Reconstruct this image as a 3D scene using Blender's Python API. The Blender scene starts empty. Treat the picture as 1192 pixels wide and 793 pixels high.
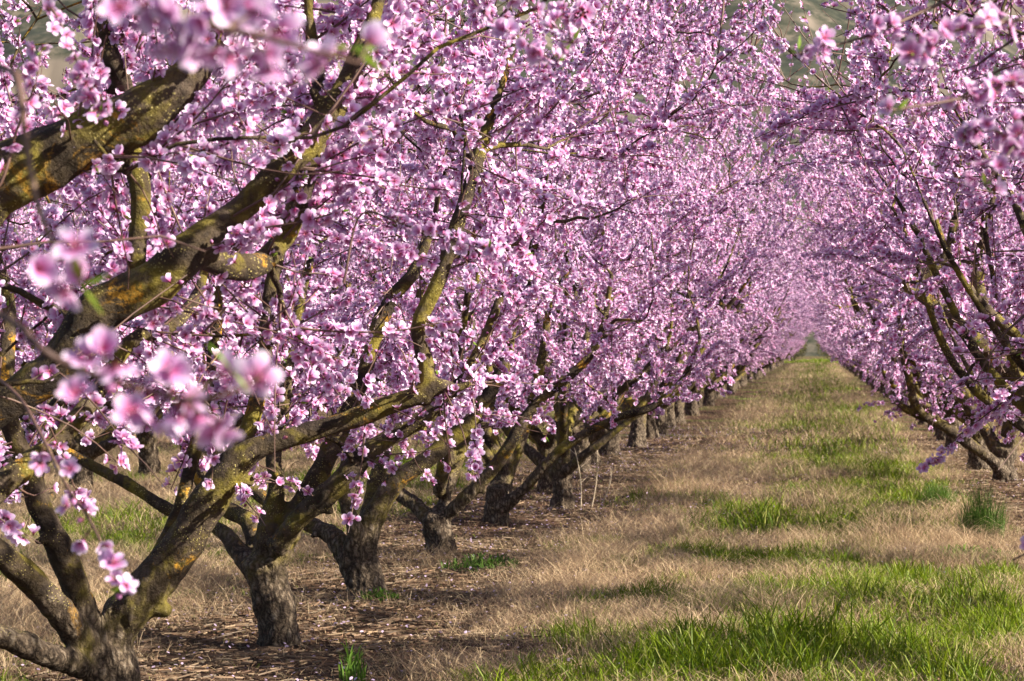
import bpy, math, random
import numpy as np
from mathutils import Vector, Matrix, noise as mnoise

# ------------------------------------------------------------------ scene, camera, sky, sun
scene = bpy.context.scene
COL = scene.collection
H = 1.5                                  # eye height
F = 2870.0                               # focal length in pixels of a 1192 px wide frame
YAW = math.atan(354.0 / F)               # camera looks a little left of the grass aisle
PITCH = math.atan(5.5 / F)

cam_data = bpy.data.cameras.new("camera")
cam = bpy.data.objects.new("camera", cam_data)
COL.objects.link(cam)
cam.location = (0, 0, H)
cam.rotation_euler = (math.radians(90) + PITCH, 0, YAW)
cam_data.sensor_width = 36.0
cam_data.lens = 36.0 * F / 1192.0
cam_data.clip_start = 0.05
cam_data.clip_end = 6000
cam_data.dof.use_dof = True
cam_data.dof.focus_distance = 11.5
cam_data.dof.aperture_fstop = 10.5
scene.camera = cam

SUN_AZ = math.radians(101)                # clockwise from the aisle direction (+Y): light from the right
SUN_EL = math.radians(30)
world = bpy.data.worlds.new("World")
scene.world = world
world.use_nodes = True
wn = world.node_tree.nodes
sky = wn.new("ShaderNodeTexSky")
sky.sky_type = 'NISHITA'
sky.sun_disc = False
sky.sun_elevation = SUN_EL
sky.sun_rotation = SUN_AZ
wn["Background"].inputs["Strength"].default_value = 0.05
world.node_tree.links.new(sky.outputs[0], wn["Background"].inputs["Color"])

sun_data = bpy.data.lights.new("sun", 'SUN')
sun_data.energy = 5.0
sun_data.angle = math.radians(0.5)
sun_data.color = (1.0, 0.90, 0.74)
sun = bpy.data.objects.new("sun", sun_data)
COL.objects.link(sun)
to_sun = Vector((math.cos(SUN_EL) * math.sin(SUN_AZ), math.cos(SUN_EL) * math.cos(SUN_AZ), math.sin(SUN_EL)))
sun.rotation_euler = to_sun.to_track_quat('Z', 'Y').to_euler()
sun.location = (20, 5, 20)

vs = scene.view_settings
vs.view_transform = 'Standard'
vs.look = 'None'
vs.exposure = 1.6
vs.gamma = 1
vs.use_curve_mapping = False
cy = scene.cycles
cy.max_bounces = 4
cy.diffuse_bounces = 2
cy.glossy_bounces = 2
cy.transmission_bounces = 5
cy.transparent_max_bounces = 4
cy.sample_clamp_indirect = 6
cy.use_denoising = True

# ------------------------------------------------------------------ projection helpers
CF = np.array((-math.sin(YAW) * math.cos(PITCH), math.cos(YAW) * math.cos(PITCH), math.sin(PITCH)))
CR = np.array((math.cos(YAW), math.sin(YAW), 0.0))
CU = np.cross(CR, CF)
CP = np.array((0, 0, H))


def unproj(px, py, d):
    return CP + CF * d + CR * ((px - 596.0) / F * d) + CU * ((396.5 - py) / F * d)


def proj(p):
    q = np.asarray(p, float) - CP
    d = q @ CF
    dd = np.where(np.abs(d) < 1e-3, 1e-3, d)
    return 596.0 + F * (q @ CR) / dd, 396.5 - F * (q @ CU) / dd, d


def ground_at(px, py):
    d = F * H / (py - 402.0)
    p = unproj(px, py, d)
    return np.array((p[0], p[1], 0.0)), d


# ------------------------------------------------------------------ materials
def new_mat(name):
    m = bpy.data.materials.new(name)
    m.use_nodes = True
    nt = m.node_tree
    nt.nodes.clear()
    return m, nt, nt.nodes, nt.links


def ramp(nodes, stops):
    r = nodes.new("ShaderNodeValToRGB")
    e = r.color_ramp.elements
    while len(e) > 1:
        e.remove(e[-1])
    e[0].position = stops[0][0]
    e[0].color = (*stops[0][1], 1)
    for p, c in stops[1:]:
        k = e.new(p)
        k.color = (*c, 1)
    return r


def tex(nodes, links, coord, scale, detail=4, rough=0.55, kind='noise', dist=0.0):
    n = nodes.new("ShaderNodeTexNoise" if kind == 'noise' else "ShaderNodeTexVoronoi")
    n.inputs["Scale"].default_value = scale
    if kind == 'noise':
        n.inputs["Detail"].default_value = detail
        n.inputs["Roughness"].default_value = rough
        n.inputs["Distortion"].default_value = dist
    links.new(coord, n.inputs["Vector"])
    return n


def mixc(nodes, links, fac, a, b, mode='MIX'):
    m = nodes.new("ShaderNodeMix")
    m.data_type = 'RGBA'
    m.blend_type = mode
    for sock, v in ((m.inputs[0], fac), (m.inputs[6], a), (m.inputs[7], b)):
        if hasattr(v, 'is_linked'):
            links.new(v, sock)
        elif isinstance(v, (int, float)):
            sock.default_value = v
        else:
            sock.default_value = (*v, 1)
    return m.outputs[2]


def petal_material():
    m, nt, N, L = new_mat("peach_petal")
    out = N.new("ShaderNodeOutputMaterial")
    a = N.new("ShaderNodeAttribute")
    a.attribute_name = "Col"
    d = N.new("ShaderNodeBsdfDiffuse")
    t = N.new("ShaderNodeBsdfTranslucent")
    L.new(a.outputs["Color"], d.inputs["Color"])
    L.new(a.outputs["Color"], t.inputs["Color"])
    mx = N.new("ShaderNodeMixShader")
    mx.inputs[0].default_value = 0.38
    L.new(d.outputs[0], mx.inputs[1])
    L.new(t.outputs[0], mx.inputs[2])
    g = N.new("ShaderNodeBsdfGlossy")
    g.inputs["Roughness"].default_value = 0.45
    g.inputs["Color"].default_value = (0.9, 0.85, 0.9, 1)
    m2 = N.new("ShaderNodeMixShader")
    m2.inputs[0].default_value = 0.03
    L.new(mx.outputs[0], m2.inputs[1])
    L.new(g.outputs[0], m2.inputs[2])
    L.new(m2.outputs[0], out.inputs[0])
    return m


def blade_material(name, transl):
    m, nt, N, L = new_mat(name)
    out = N.new("ShaderNodeOutputMaterial")
    a = N.new("ShaderNodeAttribute")
    a.attribute_name = "Col"
    d = N.new("ShaderNodeBsdfDiffuse")
    t = N.new("ShaderNodeBsdfTranslucent")
    L.new(a.outputs["Color"], d.inputs["Color"])
    L.new(a.outputs["Color"], t.inputs["Color"])
    mx = N.new("ShaderNodeMixShader")
    mx.inputs[0].default_value = transl
    L.new(d.outputs[0], mx.inputs[1])
    L.new(t.outputs[0], mx.inputs[2])
    g = N.new("ShaderNodeBsdfGlossy")
    g.inputs["Roughness"].default_value = 0.5
    g.inputs["Color"].default_value = (1, 1, 0.9, 1)
    m2 = N.new("ShaderNodeMixShader")
    m2.inputs[0].default_value = 0.015
    L.new(mx.outputs[0], m2.inputs[1])
    L.new(g.outputs[0], m2.inputs[2])
    L.new(m2.outputs[0], out.inputs[0])
    return m


def bark_material():
    """Fissured brown bole below, smooth olive algae-green limbs with orange lichen above."""
    m, nt, N, L = new_mat("peach_bark")
    out = N.new("ShaderNodeOutputMaterial")
    b = N.new("ShaderNodeBsdfPrincipled")
    L.new(b.outputs[0], out.inputs[0])
    tc = N.new("ShaderNodeTexCoord")
    co = tc.outputs["Object"]
    geo = N.new("ShaderNodeNewGeometry")
    sep = N.new("ShaderNodeSeparateXYZ")
    L.new(co, sep.inputs[0])
    # large mottling of algae over brown bark
    n1 = tex(N, L, co, 5.5, 6, 0.62, dist=0.4)
    r1 = ramp(N, [(0.38, (0.026, 0.018, 0.013)), (0.49, (0.060, 0.042, 0.022)), (0.59, (0.140, 0.112, 0.020)), (0.74, (0.26, 0.215, 0.030))])
    L.new(n1.outputs["Fac"], r1.inputs[0])
    # grey brown smooth skin patches
    n2 = tex(N, L, co, 9.0, 5, 0.6)
    r2 = ramp(N, [(0.52, (0, 0, 0)), (0.66, (1, 1, 1))])
    L.new(n2.outputs["Fac"], r2.inputs[0])
    c = mixc(N, L, r2.outputs[0], r1.outputs[0], (0.105, 0.077, 0.056))
    # lichen specks (pale yellow) and crusts (orange)
    v = tex(N, L, co, 95.0, kind='vor')
    rv = ramp(N, [(0.0, (1, 1, 1)), (0.20, (1, 1, 1)), (0.27, (0, 0, 0))])
    L.new(v.outputs["Distance"], rv.inputs[0])
    n3 = tex(N, L, co, 7.0, 3, 0.5)
    r3 = ramp(N, [(0.50, (0, 0, 0)), (0.58, (1, 1, 1))])
    L.new(n3.outputs["Fac"], r3.inputs[0])
    mul = N.new("ShaderNodeMath")
    mul.operation = 'MULTIPLY'
    L.new(rv.outputs[0], mul.inputs[0])
    L.new(r3.outputs[0], mul.inputs[1])
    c = mixc(N, L, mul.outputs[0], c, (0.42, 0.36, 0.13))
    n4 = tex(N, L, co, 4.1, 8, 0.72, dist=0.6)
    r4 = ramp(N, [(0.585, (0, 0, 0)), (0.64, (1, 1, 1))])
    L.new(n4.outputs["Fac"], r4.inputs[0])
    n4b = tex(N, L, co, 60.0, 4, 0.7)
    r4b = ramp(N, [(0.40, (0, 0, 0)), (0.52, (1, 1, 1))])
    L.new(n4b.outputs["Fac"], r4b.inputs[0])
    mul2 = N.new("ShaderNodeMath")
    mul2.operation = 'MULTIPLY'
    L.new(r4.outputs[0], mul2.inputs[0])
    L.new(r4b.outputs[0], mul2.inputs[1])
    c = mixc(N, L, mul2.outputs[0], c, (0.44, 0.23, 0.025))
    # rough old bole: stretched fissures
    mp = N.new("ShaderNodeMapping")
    mp.inputs["Scale"].default_value = (1, 1, 0.38)
    nd = tex(N, L, co, 14.0, 4, 0.6)
    wv = N.new("ShaderNodeVectorMath")
    wv.operation = 'SCALE'
    wv.inputs["Scale"].default_value = 0.065
    L.new(nd.outputs["Color"], wv.inputs[0])
    wa = N.new("ShaderNodeVectorMath")
    L.new(co, wa.inputs[0])
    L.new(wv.outputs[0], wa.inputs[1])
    L.new(wa.outputs[0], mp.inputs["Vector"])
    vo = N.new("ShaderNodeTexVoronoi")
    vo.feature = 'DISTANCE_TO_EDGE'
    vo.inputs["Scale"].default_value = 34.0
    L.new(mp.outputs[0], vo.inputs["Vector"])
    nf = tex(N, L, co, 70.0, 6, 0.7)
    n5 = N.new("ShaderNodeMath")
    n5.operation = 'MULTIPLY_ADD'
    L.new(nf.outputs["Fac"], n5.inputs[0])
    n5.inputs[1].default_value = 0.75
    L.new(vo.outputs["Distance"], n5.inputs[2])
    r5 = ramp(N, [(0.30, (0.020, 0.014, 0.010)), (0.42, (0.052, 0.037, 0.026)), (0.58, (0.125, 0.092, 0.064)), (0.78, (0.23, 0.185, 0.14))])
    L.new(n5.outputs[0], r5.inputs[0])
    n6 = tex(N, L, co, 6.0, 4, 0.6)
    add = N.new("ShaderNodeMath")
    add.operation = 'MULTIPLY_ADD'
    L.new(n6.outputs["Fac"], add.inputs[0])
    add.inputs[1].default_value = 0.7
    L.new(sep.outputs[2], add.inputs[2])
    mr = N.new("ShaderNodeMapRange")
    mr.inputs[1].default_value = 0.62
    mr.inputs[2].default_value = 0.98
    mr.inputs[3].default_value = 1.0
    mr.inputs[4].default_value = 0.0
    L.new(add.outputs[0], mr.inputs[0])
    c = mixc(N, L, mr.outputs[0], c, r5.outputs[0])
    L.new(c, b.inputs["Base Color"])
    b.inputs["Roughness"].default_value = 0.82
    b.inputs["Specular IOR Level"].default_value = 0.25
    # bump
    n7 = tex(N, L, co, 45.0, 6, 0.65)
    mixb = N.new("ShaderNodeMix")
    mixb.data_type = 'FLOAT'
    L.new(mr.outputs[0], mixb.inputs[0])
    L.new(n7.outputs["Fac"], mixb.inputs[2])
    L.new(n5.outputs[0], mixb.inputs[3])
    bm1 = N.new("ShaderNodeBump")
    bm1.inputs["Strength"].default_value = 0.9
    bm1.inputs["Distance"].default_value = 0.026
    L.new(mixb.outputs[0], bm1.inputs["Height"])
    L.new(bm1.outputs[0], b.inputs["Normal"])
    return m


def shoot_material():
    m, nt, N, L = new_mat("shoot_bark")
    out = N.new("ShaderNodeOutputMaterial")
    b = N.new("ShaderNodeBsdfPrincipled")
    L.new(b.outputs[0], out.inputs[0])
    tc = N.new("ShaderNodeTexCoord")
    n = tex(N, L, tc.outputs["Object"], 7.0, 3, 0.6)
    r = ramp(N, [(0.3, (0.060, 0.032, 0.026)), (0.55, (0.115, 0.060, 0.046)), (0.75, (0.20, 0.14, 0.085))])
    L.new(n.outputs["Fac"], r.inputs[0])
    L.new(r.outputs[0], b.inputs["Base Color"])
    b.inputs["Roughness"].default_value = 0.6
    return m


MAT_PETAL = petal_material()
MAT_BARK = bark_material()
MAT_SHOOT = shoot_material()
MAT_LEAF = blade_material("young_leaf", 0.45)
MAT_GREEN = blade_material("green_grass_blade", 0.4)
MAT_DRY = blade_material("dry_grass_blade", 0.3)


# ------------------------------------------------------------------ mesh helpers
def mesh_from(name, verts, faces_list, mats, mat_idx=None, cols=None, smooth=True):
    """faces_list: list of (n,k) int arrays (each of one k). One mesh datablock."""
    me = bpy.data.meshes.new(name)
    verts = np.ascontiguousarray(verts, np.float32)
    me.vertices.add(len(verts))
    me.vertices.foreach_set("co", verts.ravel())
    loops = np.concatenate([f.ravel() for f in faces_list]).astype(np.int32)
    tot = np.concatenate([np.full(len(f), f.shape[1], np.int32) for f in faces_list])
    start = np.concatenate(([0], np.cumsum(tot)[:-1])).astype(np.int32)
    me.loops.add(len(loops))
    me.loops.foreach_set("vertex_index", loops)
    me.polygons.add(len(tot))
    me.polygons.foreach_set("loop_start", start)
    me.polygons.foreach_set("loop_total", tot)
    if mat_idx is not None:
        me.polygons.foreach_set("material_index", np.ascontiguousarray(mat_idx, np.int32))
    me.polygons.foreach_set("use_smooth", np.full(len(tot), smooth, bool))
    for mt in mats:
        me.materials.append(mt)
    if cols is not None:
        ca = me.color_attributes.new("Col", 'FLOAT_COLOR', 'POINT')
        c4 = np.ones((len(verts), 4), np.float32)
        c4[:, :3] = cols
        ca.data.foreach_set("color", c4.ravel())
    me.update(calc_edges=True)
    return me


def link_obj(name, data, parent=None):
    o = bpy.data.objects.new(name, data)
    COL.objects.link(o)
    if parent is not None:
        o.parent = parent
    return o


def catmull(pts, n):
    """resample control rows (any columns) with n samples"""
    P = np.asarray(pts, float)
    if len(P) == 2:
        t = np.linspace(0, 1, n)[:, None]
        return P[0] * (1 - t) + P[1] * t
    Q = np.vstack((2 * P[0] - P[1], P, 2 * P[-1] - P[-2]))
    seg = len(P) - 1
    u = np.linspace(0, seg, n)
    i = np.minimum(u.astype(int), seg - 1)
    t = (u - i)[:, None]
    a, b, c, d = Q[i], Q[i + 1], Q[i + 2], Q[i + 3]
    return 0.5 * ((2 * b) + (c - a) * t + (2 * a - 5 * b + 4 * c - d) * t * t + (3 * b - a - 3 * c + d) * t ** 3)


def tube(pts, rad, sides, cap=True):
    pts = np.asarray(pts, float)
    rad = np.asarray(rad, float)
    n = len(pts)
    T = np.gradient(pts, axis=0)
    T /= np.linalg.norm(T, axis=1)[:, None] + 1e-12
    ref = np.array((0.31, 0.87, 0.38))
    if abs(T[0] @ ref) > 0.9:
        ref = np.array((1.0, 0, 0))
    U = np.zeros_like(T)
    u = ref - T[0] * (ref @ T[0])
    for k in range(n):
        u = u - T[k] * (u @ T[k])
        u /= np.linalg.norm(u) + 1e-12
        U[k] = u
    V = np.cross(T, U)
    ang = np.arange(sides) / sides * 2 * math.pi
    ring = U[:, None, :] * np.cos(ang)[None, :, None] + V[:, None, :] * np.sin(ang)[None, :, None]
    v = (pts[:, None, :] + ring * rad[:, None, None]).reshape(-1, 3)
    i = np.arange(n - 1)[:, None] * sides
    j = np.arange(sides)[None, :]
    j2 = (j + 1) % sides
    q = np.stack((i + j, i + j2, i + sides + j2, i + sides + j), -1).reshape(-1, 4)
    tris = np.zeros((0, 3), int)
    if cap:
        v = np.vstack((v, pts[0] - T[0] * rad[0] * 0.4, pts[-1] + T[-1] * rad[-1] * 0.6))
        a = len(v) - 2
        j = np.arange(sides)
        j2 = (j + 1) % sides
        e = (n - 1) * sides
        tris = np.vstack((np.stack((np.full(sides, a), j2, j), -1), np.stack((np.full(sides, a + 1), e + j, e + j2), -1)))
    return v, q, tris


class Bag:
    def __init__(self):
        self.v, self.q, self.t, self.n = [], [], [], 0

    def add(self, v, q, t):
        self.v.append(v)
        self.q.append(q + self.n)
        self.t.append(t + self.n)
        self.n += len(v)

    def get(self):
        if not self.v:
            return np.zeros((0, 3)), np.zeros((0, 4), int), np.zeros((0, 3), int)
        return np.vstack(self.v), np.vstack(self.q), np.vstack(self.t)


def vnoise(x, y, s, seed):
    """cheap vectorised value noise"""
    xs, ys = x * s + seed * 17.3, y * s + seed * 9.1
    xi, yi = np.floor(xs).astype(np.int64), np.floor(ys).astype(np.int64)
    fx, fy = xs - xi, ys - yi
    fx, fy = fx * fx * (3 - 2 * fx), fy * fy * (3 - 2 * fy)

    def h(a, b):
        n = (a * 374761393 + b * 668265263 + seed * 974634) & 0xffffffff
        n = ((n ^ (n >> 13)) * 1274126177) & 0xffffffff
        return ((n ^ (n >> 16)) & 0xffff) / 65535.0
    return (h(xi, yi) * (1 - fx) + h(xi + 1, yi) * fx) * (1 - fy) + (h(xi, yi + 1) * (1 - fx) + h(xi + 1, yi + 1) * fx) * fy


# ------------------------------------------------------------------ blossom templates
def flower_template(cup, rng, petals=5, twist=0.0):
    """unit-radius peach flower opening along +Z. returns verts, tris, kind per vertex, t per vertex"""
    V, T, K, P = [], [], [], []

    def addv(p, k, t):
        V.append(p)
        K.append(k)
        P.append(t)
        return len(V) - 1
    for i in range(petals):
        a = 2 * math.pi * i / 5 + rng.uniform(-0.12, 0.12)
        lift = cup + rng.uniform(-0.16, 0.16)
        ln = rng.uniform(0.9, 1.06)
        wd = rng.uniform(0.32, 0.41)
        roll = rng.uniform(-0.15, 0.15)
        ca, sa = math.cos(a), math.sin(a)

        def pt(r, w, dz):
            x = r * math.cos(lift) * ln
            z = r * math.sin(lift) * ln + dz + w * roll
            return (x * ca - w * sa, x * sa + w * ca, z)
        b = addv(pt(0.07, 0, 0), 0, 0.0)
        l = addv(pt(0.58, wd, 0.10), 0, 0.62)
        r = addv(pt(0.58, -wd, 0.10), 0, 0.62)
        c = addv(pt(0.52, 0, -0.05), 0, 0.45)
        tl = addv(pt(0.90, wd * 0.62, 0.10), 0, 0.92)
        tr = addv(pt(0.90, -wd * 0.62, 0.10), 0, 0.92)
        tp = addv(pt(1.0, 0, 0.05 + rng.uniform(-0.06, 0.1)), 0, 1.0)
        T += [(b, c, l), (b, r, c), (l, c, tl), (tl, c, tp), (tp, c, tr), (tr, c, r)]
    for i in range(6):                      # stamens: thin spikes
        a = 2 * math.pi * i / 6 + rng.uniform(-0.3, 0.3)
        h = rng.uniform(0.34, 0.5)
        s = rng.uniform(0.16, 0.30)
        ca, sa = math.cos(a), math.sin(a)
        p0 = addv((0.05 * ca - 0.03 * sa, 0.05 * sa + 0.03 * ca, 0.02), 1, 0.0)
        p1 = addv((0.05 * ca + 0.03 * sa, 0.05 * sa - 0.03 * ca, 0.02), 1, 0.0)
        p2 = addv((s * ca, s * sa, h), 1, 1.0)
        T.append((p0, p1, p2))
    cv = [addv((0.17 * math.cos(a), 0.17 * math.sin(a), 0.03), 2, 1.0) for a in (0, 1.57, 3.14, 4.71)]
    cb = addv((0, 0, -0.30), 2, 0.0)
    for i in range(4):
        T.append((cb, cv[(i + 1) % 4], cv[i]))
    return np.array(V), np.array(T), np.array(K), np.array(P)


def bud_template():
    V, T, K, P = [], [], [], []
    rings = [(0.0, -0.25), (0.2, -0.05), (0.24, 0.2), (0.0, 0.52)]
    V.append((0, 0, rings[0][1])); K.append(2); P.append(0)
    for k in (1, 2):
        for i in range(5):
            a = i * 2 * math.pi / 5 + k * 0.3
            V.append((rings[k][0] * math.cos(a), rings[k][0] * math.sin(a), rings[k][1]))
            K.append(2 if k == 1 else 0)
            P.append(0.5 if k == 1 else 0.35)
    V.append((0, 0, rings[3][1])); K.append(0); P.append(0.5)
    for i in range(5):
        j = (i + 1) % 5
        T += [(0, 1 + j, 1 + i), (1 + i, 1 + j, 6 + j), (1 + i, 6 + j, 6 + i), (6 + i, 6 + j, 11)]
    return np.array(V), np.array(T), np.array(K), np.array(P)


_r = random.Random(5)
FLOWERS = [flower_template(0.18, _r), flower_template(0.34, _r), flower_template(0.5, _r), flower_template(0.75, _r),
           flower_template(0.30, _r), flower_template(1.05, _r), bud_template()]
FLOWER_P = np.array([0.2, 0.2, 0.18, 0.12, 0.12, 0.07, 0.11])

DEEP = np.array((0.40, 0.008, 0.125))
MID = np.array((0.74, 0.47, 0.82))
TIP = np.array((0.88, 0.83, 0.98))


def flower_cols(K, P, tint, n):
    """K,P per template vertex, tint (n,) in 0..1 -> (n,m,3)"""
    t = P[None, :, None]
    u = tint[:, None, None]
    deep = DEEP * (0.75 + 0.5 * u)
    mid = MID * (1 - 0.22 * u) + np.array((0.02, -0.06, -0.02)) * u
    tip = TIP * (1 - 0.08 * u) + np.array((0.03, -0.10, -0.03)) * u
    a = np.clip(t / 0.60, 0, 1) ** 1.1
    b = np.clip((t - 0.60) / 0.40, 0, 1)
    pet = (deep * (1 - a) + mid * a) * (t < 0.60) + (mid * (1 - b) + tip * b) * (t >= 0.60)
    st = np.array((0.55, 0.10, 0.22)) * (1 - t) + np.array((0.72, 0.34, 0.38)) * t
    cal = np.array((0.16, 0.035, 0.045)) * (1 - 0.3 * t)
    k = K[None, :, None]
    return np.where(k == 0, pet, np.where(k == 1, st + 0 * u, cal + 0 * u))


def frames(dirs, rng):
    d = dirs / (np.linalg.norm(dirs, axis=1)[:, None] + 1e-9)
    r = rng.normal(size=d.shape)
    u = r - d * np.sum(r * d, 1)[:, None]
    u /= np.linalg.norm(u, axis=1)[:, None] + 1e-9
    v = np.cross(d, u)
    return np.stack((u, v, d), -1)          # columns


def flower_mesh(pos, dirs, size, rng):
    """returns verts, tris, cols"""
    kinds = rng.choice(len(FLOWERS), size=len(pos), p=FLOWER_P)
    R = frames(dirs, rng)
    tint = np.clip(rng.beta(1.6, 2.2, size=len(pos)) * 0.75 + 0.9 * (vnoise(pos[:, 0] + pos[:, 2] * 1.7, pos[:, 1] - pos[:, 2] * 1.3, 2.6, 51) - 0.35), 0, 1)
    VV, TT, CC, n0 = [], [], [], 0
    for k, (tv, tt, K, P) in enumerate(FLOWERS):
        ix = np.nonzero(kinds == k)[0]
        if len(ix) == 0:
            continue
        v = np.einsum('nij,mj->nmi', R[ix], tv) * size[ix][:, None, None] + pos[ix][:, None, :]
        m = len(tv)
        t = tt[None, :, :] + (np.arange(len(ix)) * m)[:, None, None] + n0
        VV.append(v.reshape(-1, 3))
        TT.append(t.reshape(-1, 3))
        CC.append(flower_cols(K, P, tint[ix], len(ix)).reshape(-1, 3))
        n0 += len(ix) * m
    return np.vstack(VV), np.vstack(TT), np.vstack(CC)


def leaf_mesh(pos, dirs, size, rng):
    """small folded lance leaves: 4 tris each"""
    tv = np.array(((0, 0, 0), (0.16, 0.05, 0.45), (-0.16, 0.05, 0.45), (0, -0.02, 0.5), (0, 0.12, 1.0)))
    tt = np.array(((0, 1, 3), (0, 3, 2), (1, 4, 3), (3, 4, 2)))
    R = frames(dirs, rng)
    v = np.einsum('nij,mj->nmi', R, tv) * size[:, None, None] + pos[:, None, :]
    t = tt[None] + (np.arange(len(pos)) * 5)[:, None, None]
    g = rng.uniform(0, 1, size=(len(pos), 1, 1))
    c = np.array((0.13, 0.25, 0.025)) * (1 - g) + np.array((0.26, 0.36, 0.05)) * g
    return v.reshape(-1, 3), t.reshape(-1, 3), np.repeat(c, 5, 1).reshape(-1, 3)


# ------------------------------------------------------------------ tree building
class Branch:
    __slots__ = ('p', 'r', 'g')

    def __init__(self, p, r, g):
        self.p, self.r, self.g = np.asarray(p, float), np.asarray(r, float), g


def remeshed(branches, voxel, seed):
    """union of the thick branches as one skin, split again by group"""
    bag = Bag()
    for b in branches:
        bag.add(*tube(b.p, b.r, 12))
    v, q, t = bag.get()
    me = mesh_from("tmp", v, [q, t], [])
    ob = bpy.data.objects.new("tmp", me)
    COL.objects.link(ob)
    md = ob.modifiers.new("r", 'REMESH')
    md.mode = 'VOXEL'
    md.voxel_size = voxel
    dg = bpy.context.evaluated_depsgraph_get()
    em = ob.evaluated_get(dg).to_mesh()
    nv, npoly = len(em.vertices), len(em.polygons)
    co = np.empty(nv * 3, np.float32)
    em.vertices.foreach_get("co", co)
    no = np.empty(nv * 3, np.float32)
    em.vertex_normals.foreach_get("vector", no)
    lt = np.empty(npoly, np.int32)
    em.polygons.foreach_get("loop_total", lt)
    lv = np.empty(len(em.loops), np.int32)
    em.loops.foreach_get("vertex_index", lv)
    ob.evaluated_get(dg).to_mesh_clear()
    bpy.data.objects.remove(ob)
    bpy.data.meshes.remove(me)
    co = co.reshape(-1, 3).astype(float)
    no = no.reshape(-1, 3).astype(float)
    assert (lt == 4).all()
    quads = lv.reshape(-1, 4)
    # smooth the voxel steps
    e = np.vstack((quads[:, [0, 1]], quads[:, [1, 2]], quads[:, [2, 3]], quads[:, [3, 0]]))
    cnt = np.bincount(e.ravel(), minlength=nv).astype(float)[:, None]
    for _ in range(3):
        acc = np.zeros_like(co)
        for c in range(3):
            acc[:, c] = np.bincount(e[:, 0], co[e[:, 1], c], nv) + np.bincount(e[:, 1], co[e[:, 0], c], nv)
        co = co * 0.5 + 0.5 * acc / np.maximum(cnt, 1)
    # nearest skeleton node -> group and local radius
    sk = np.vstack([b.p for b in branches])
    sg = np.concatenate([np.full(len(b.p), b.g) for b in branches])
    sr = np.concatenate([b.r for b in branches])
    vg = np.empty(nv, int)
    vr = np.empty(nv)
    for s in range(0, nv, 4000):
        d2 = ((co[s:s + 4000, None, :] - sk[None]) ** 2).sum(-1) - (sr ** 2)[None]
        k = d2.argmin(1)
        vg[s:s + 4000] = sg[k]
        vr[s:s + 4000] = sr[k]
    # lumps, knots and old-bark furrows
    off = Vector((seed * 7.31, seed * 3.17, 0))
    disp = np.empty(nv)
    for i in range(nv):
        p = Vector(co[i])
        a = mnoise.noise(p * 7 + off) * 0.16 + mnoise.noise(p * 16 + off) * 0.10
        if p.z < 0.75:
            w = min(1.0, (0.75 - p.z) * 3)
            q_ = Vector((p.x * 34, p.y * 34, p.z * 9)) + off
            a += w * (mnoise.noise(q_) * 0.09 + mnoise.noise(Vector((p.x * 40, p.y * 40, p.z * 30)) + off) * 0.07)
        disp[i] = a
    co = co + no * (disp * vr)[:, None]
    return co, quads, vg[quads[:, 0]], vg


def sub_mesh(co, quads):
    used = np.unique(quads)
    mp = np.full(len(co), -1)
    mp[used] = np.arange(len(used))
    return co[used], mp[quads]


def grow_branch(p0, d0, p1, rng, r0, r1, n=9, wob=0.03):
    """curved side branch from p0 (leaving along d0) to p1"""
    L = np.linalg.norm(p1 - p0)
    c1 = p0 + d0 * L * 0.4
    c2 = p1 - (p1 - p0) * 0.22 - np.array((0, 0, 0.12 * L))
    t = np.linspace(0, 1, n)[:, None]
    P = (1 - t) ** 3 * p0 + 3 * (1 - t) ** 2 * t * c1 + 3 * (1 - t) * t * t * c2 + t ** 3 * p1
    P[1:] += rng.normal(size=(n - 1, 3)) * wob * L * 0.35
    return P, np.linspace(r0, r1, n)


def unit(v):
    return v / (np.linalg.norm(v) + 1e-9)


def env_sample(rng, n, zmin, zmax, rx0=0.75, rx1=2.35, ry=1.75):
    """points in an open vase crown, x across the row, y along it"""
    z = zmin + (zmax - zmin) * rng.beta(1.5, 1.35, n)
    f = np.clip((z - zmin) / (3.0 - zmin), 0, 1)
    g = np.clip((z - 3.2) / (zmax - 3.2), 0, 1)
    rx = (rx0 + (rx1 - rx0) * f ** 0.8) * (1 - 0.30 * g)
    yy = np.minimum(rx, ry) + 0.1
    a = rng.uniform(0, 2 * math.pi, n)
    rr = rng.uniform(0.12, 1.0, n) ** 0.5
    return np.stack((rx * rr * np.cos(a), yy * rr * np.sin(a), z), -1)


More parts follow.
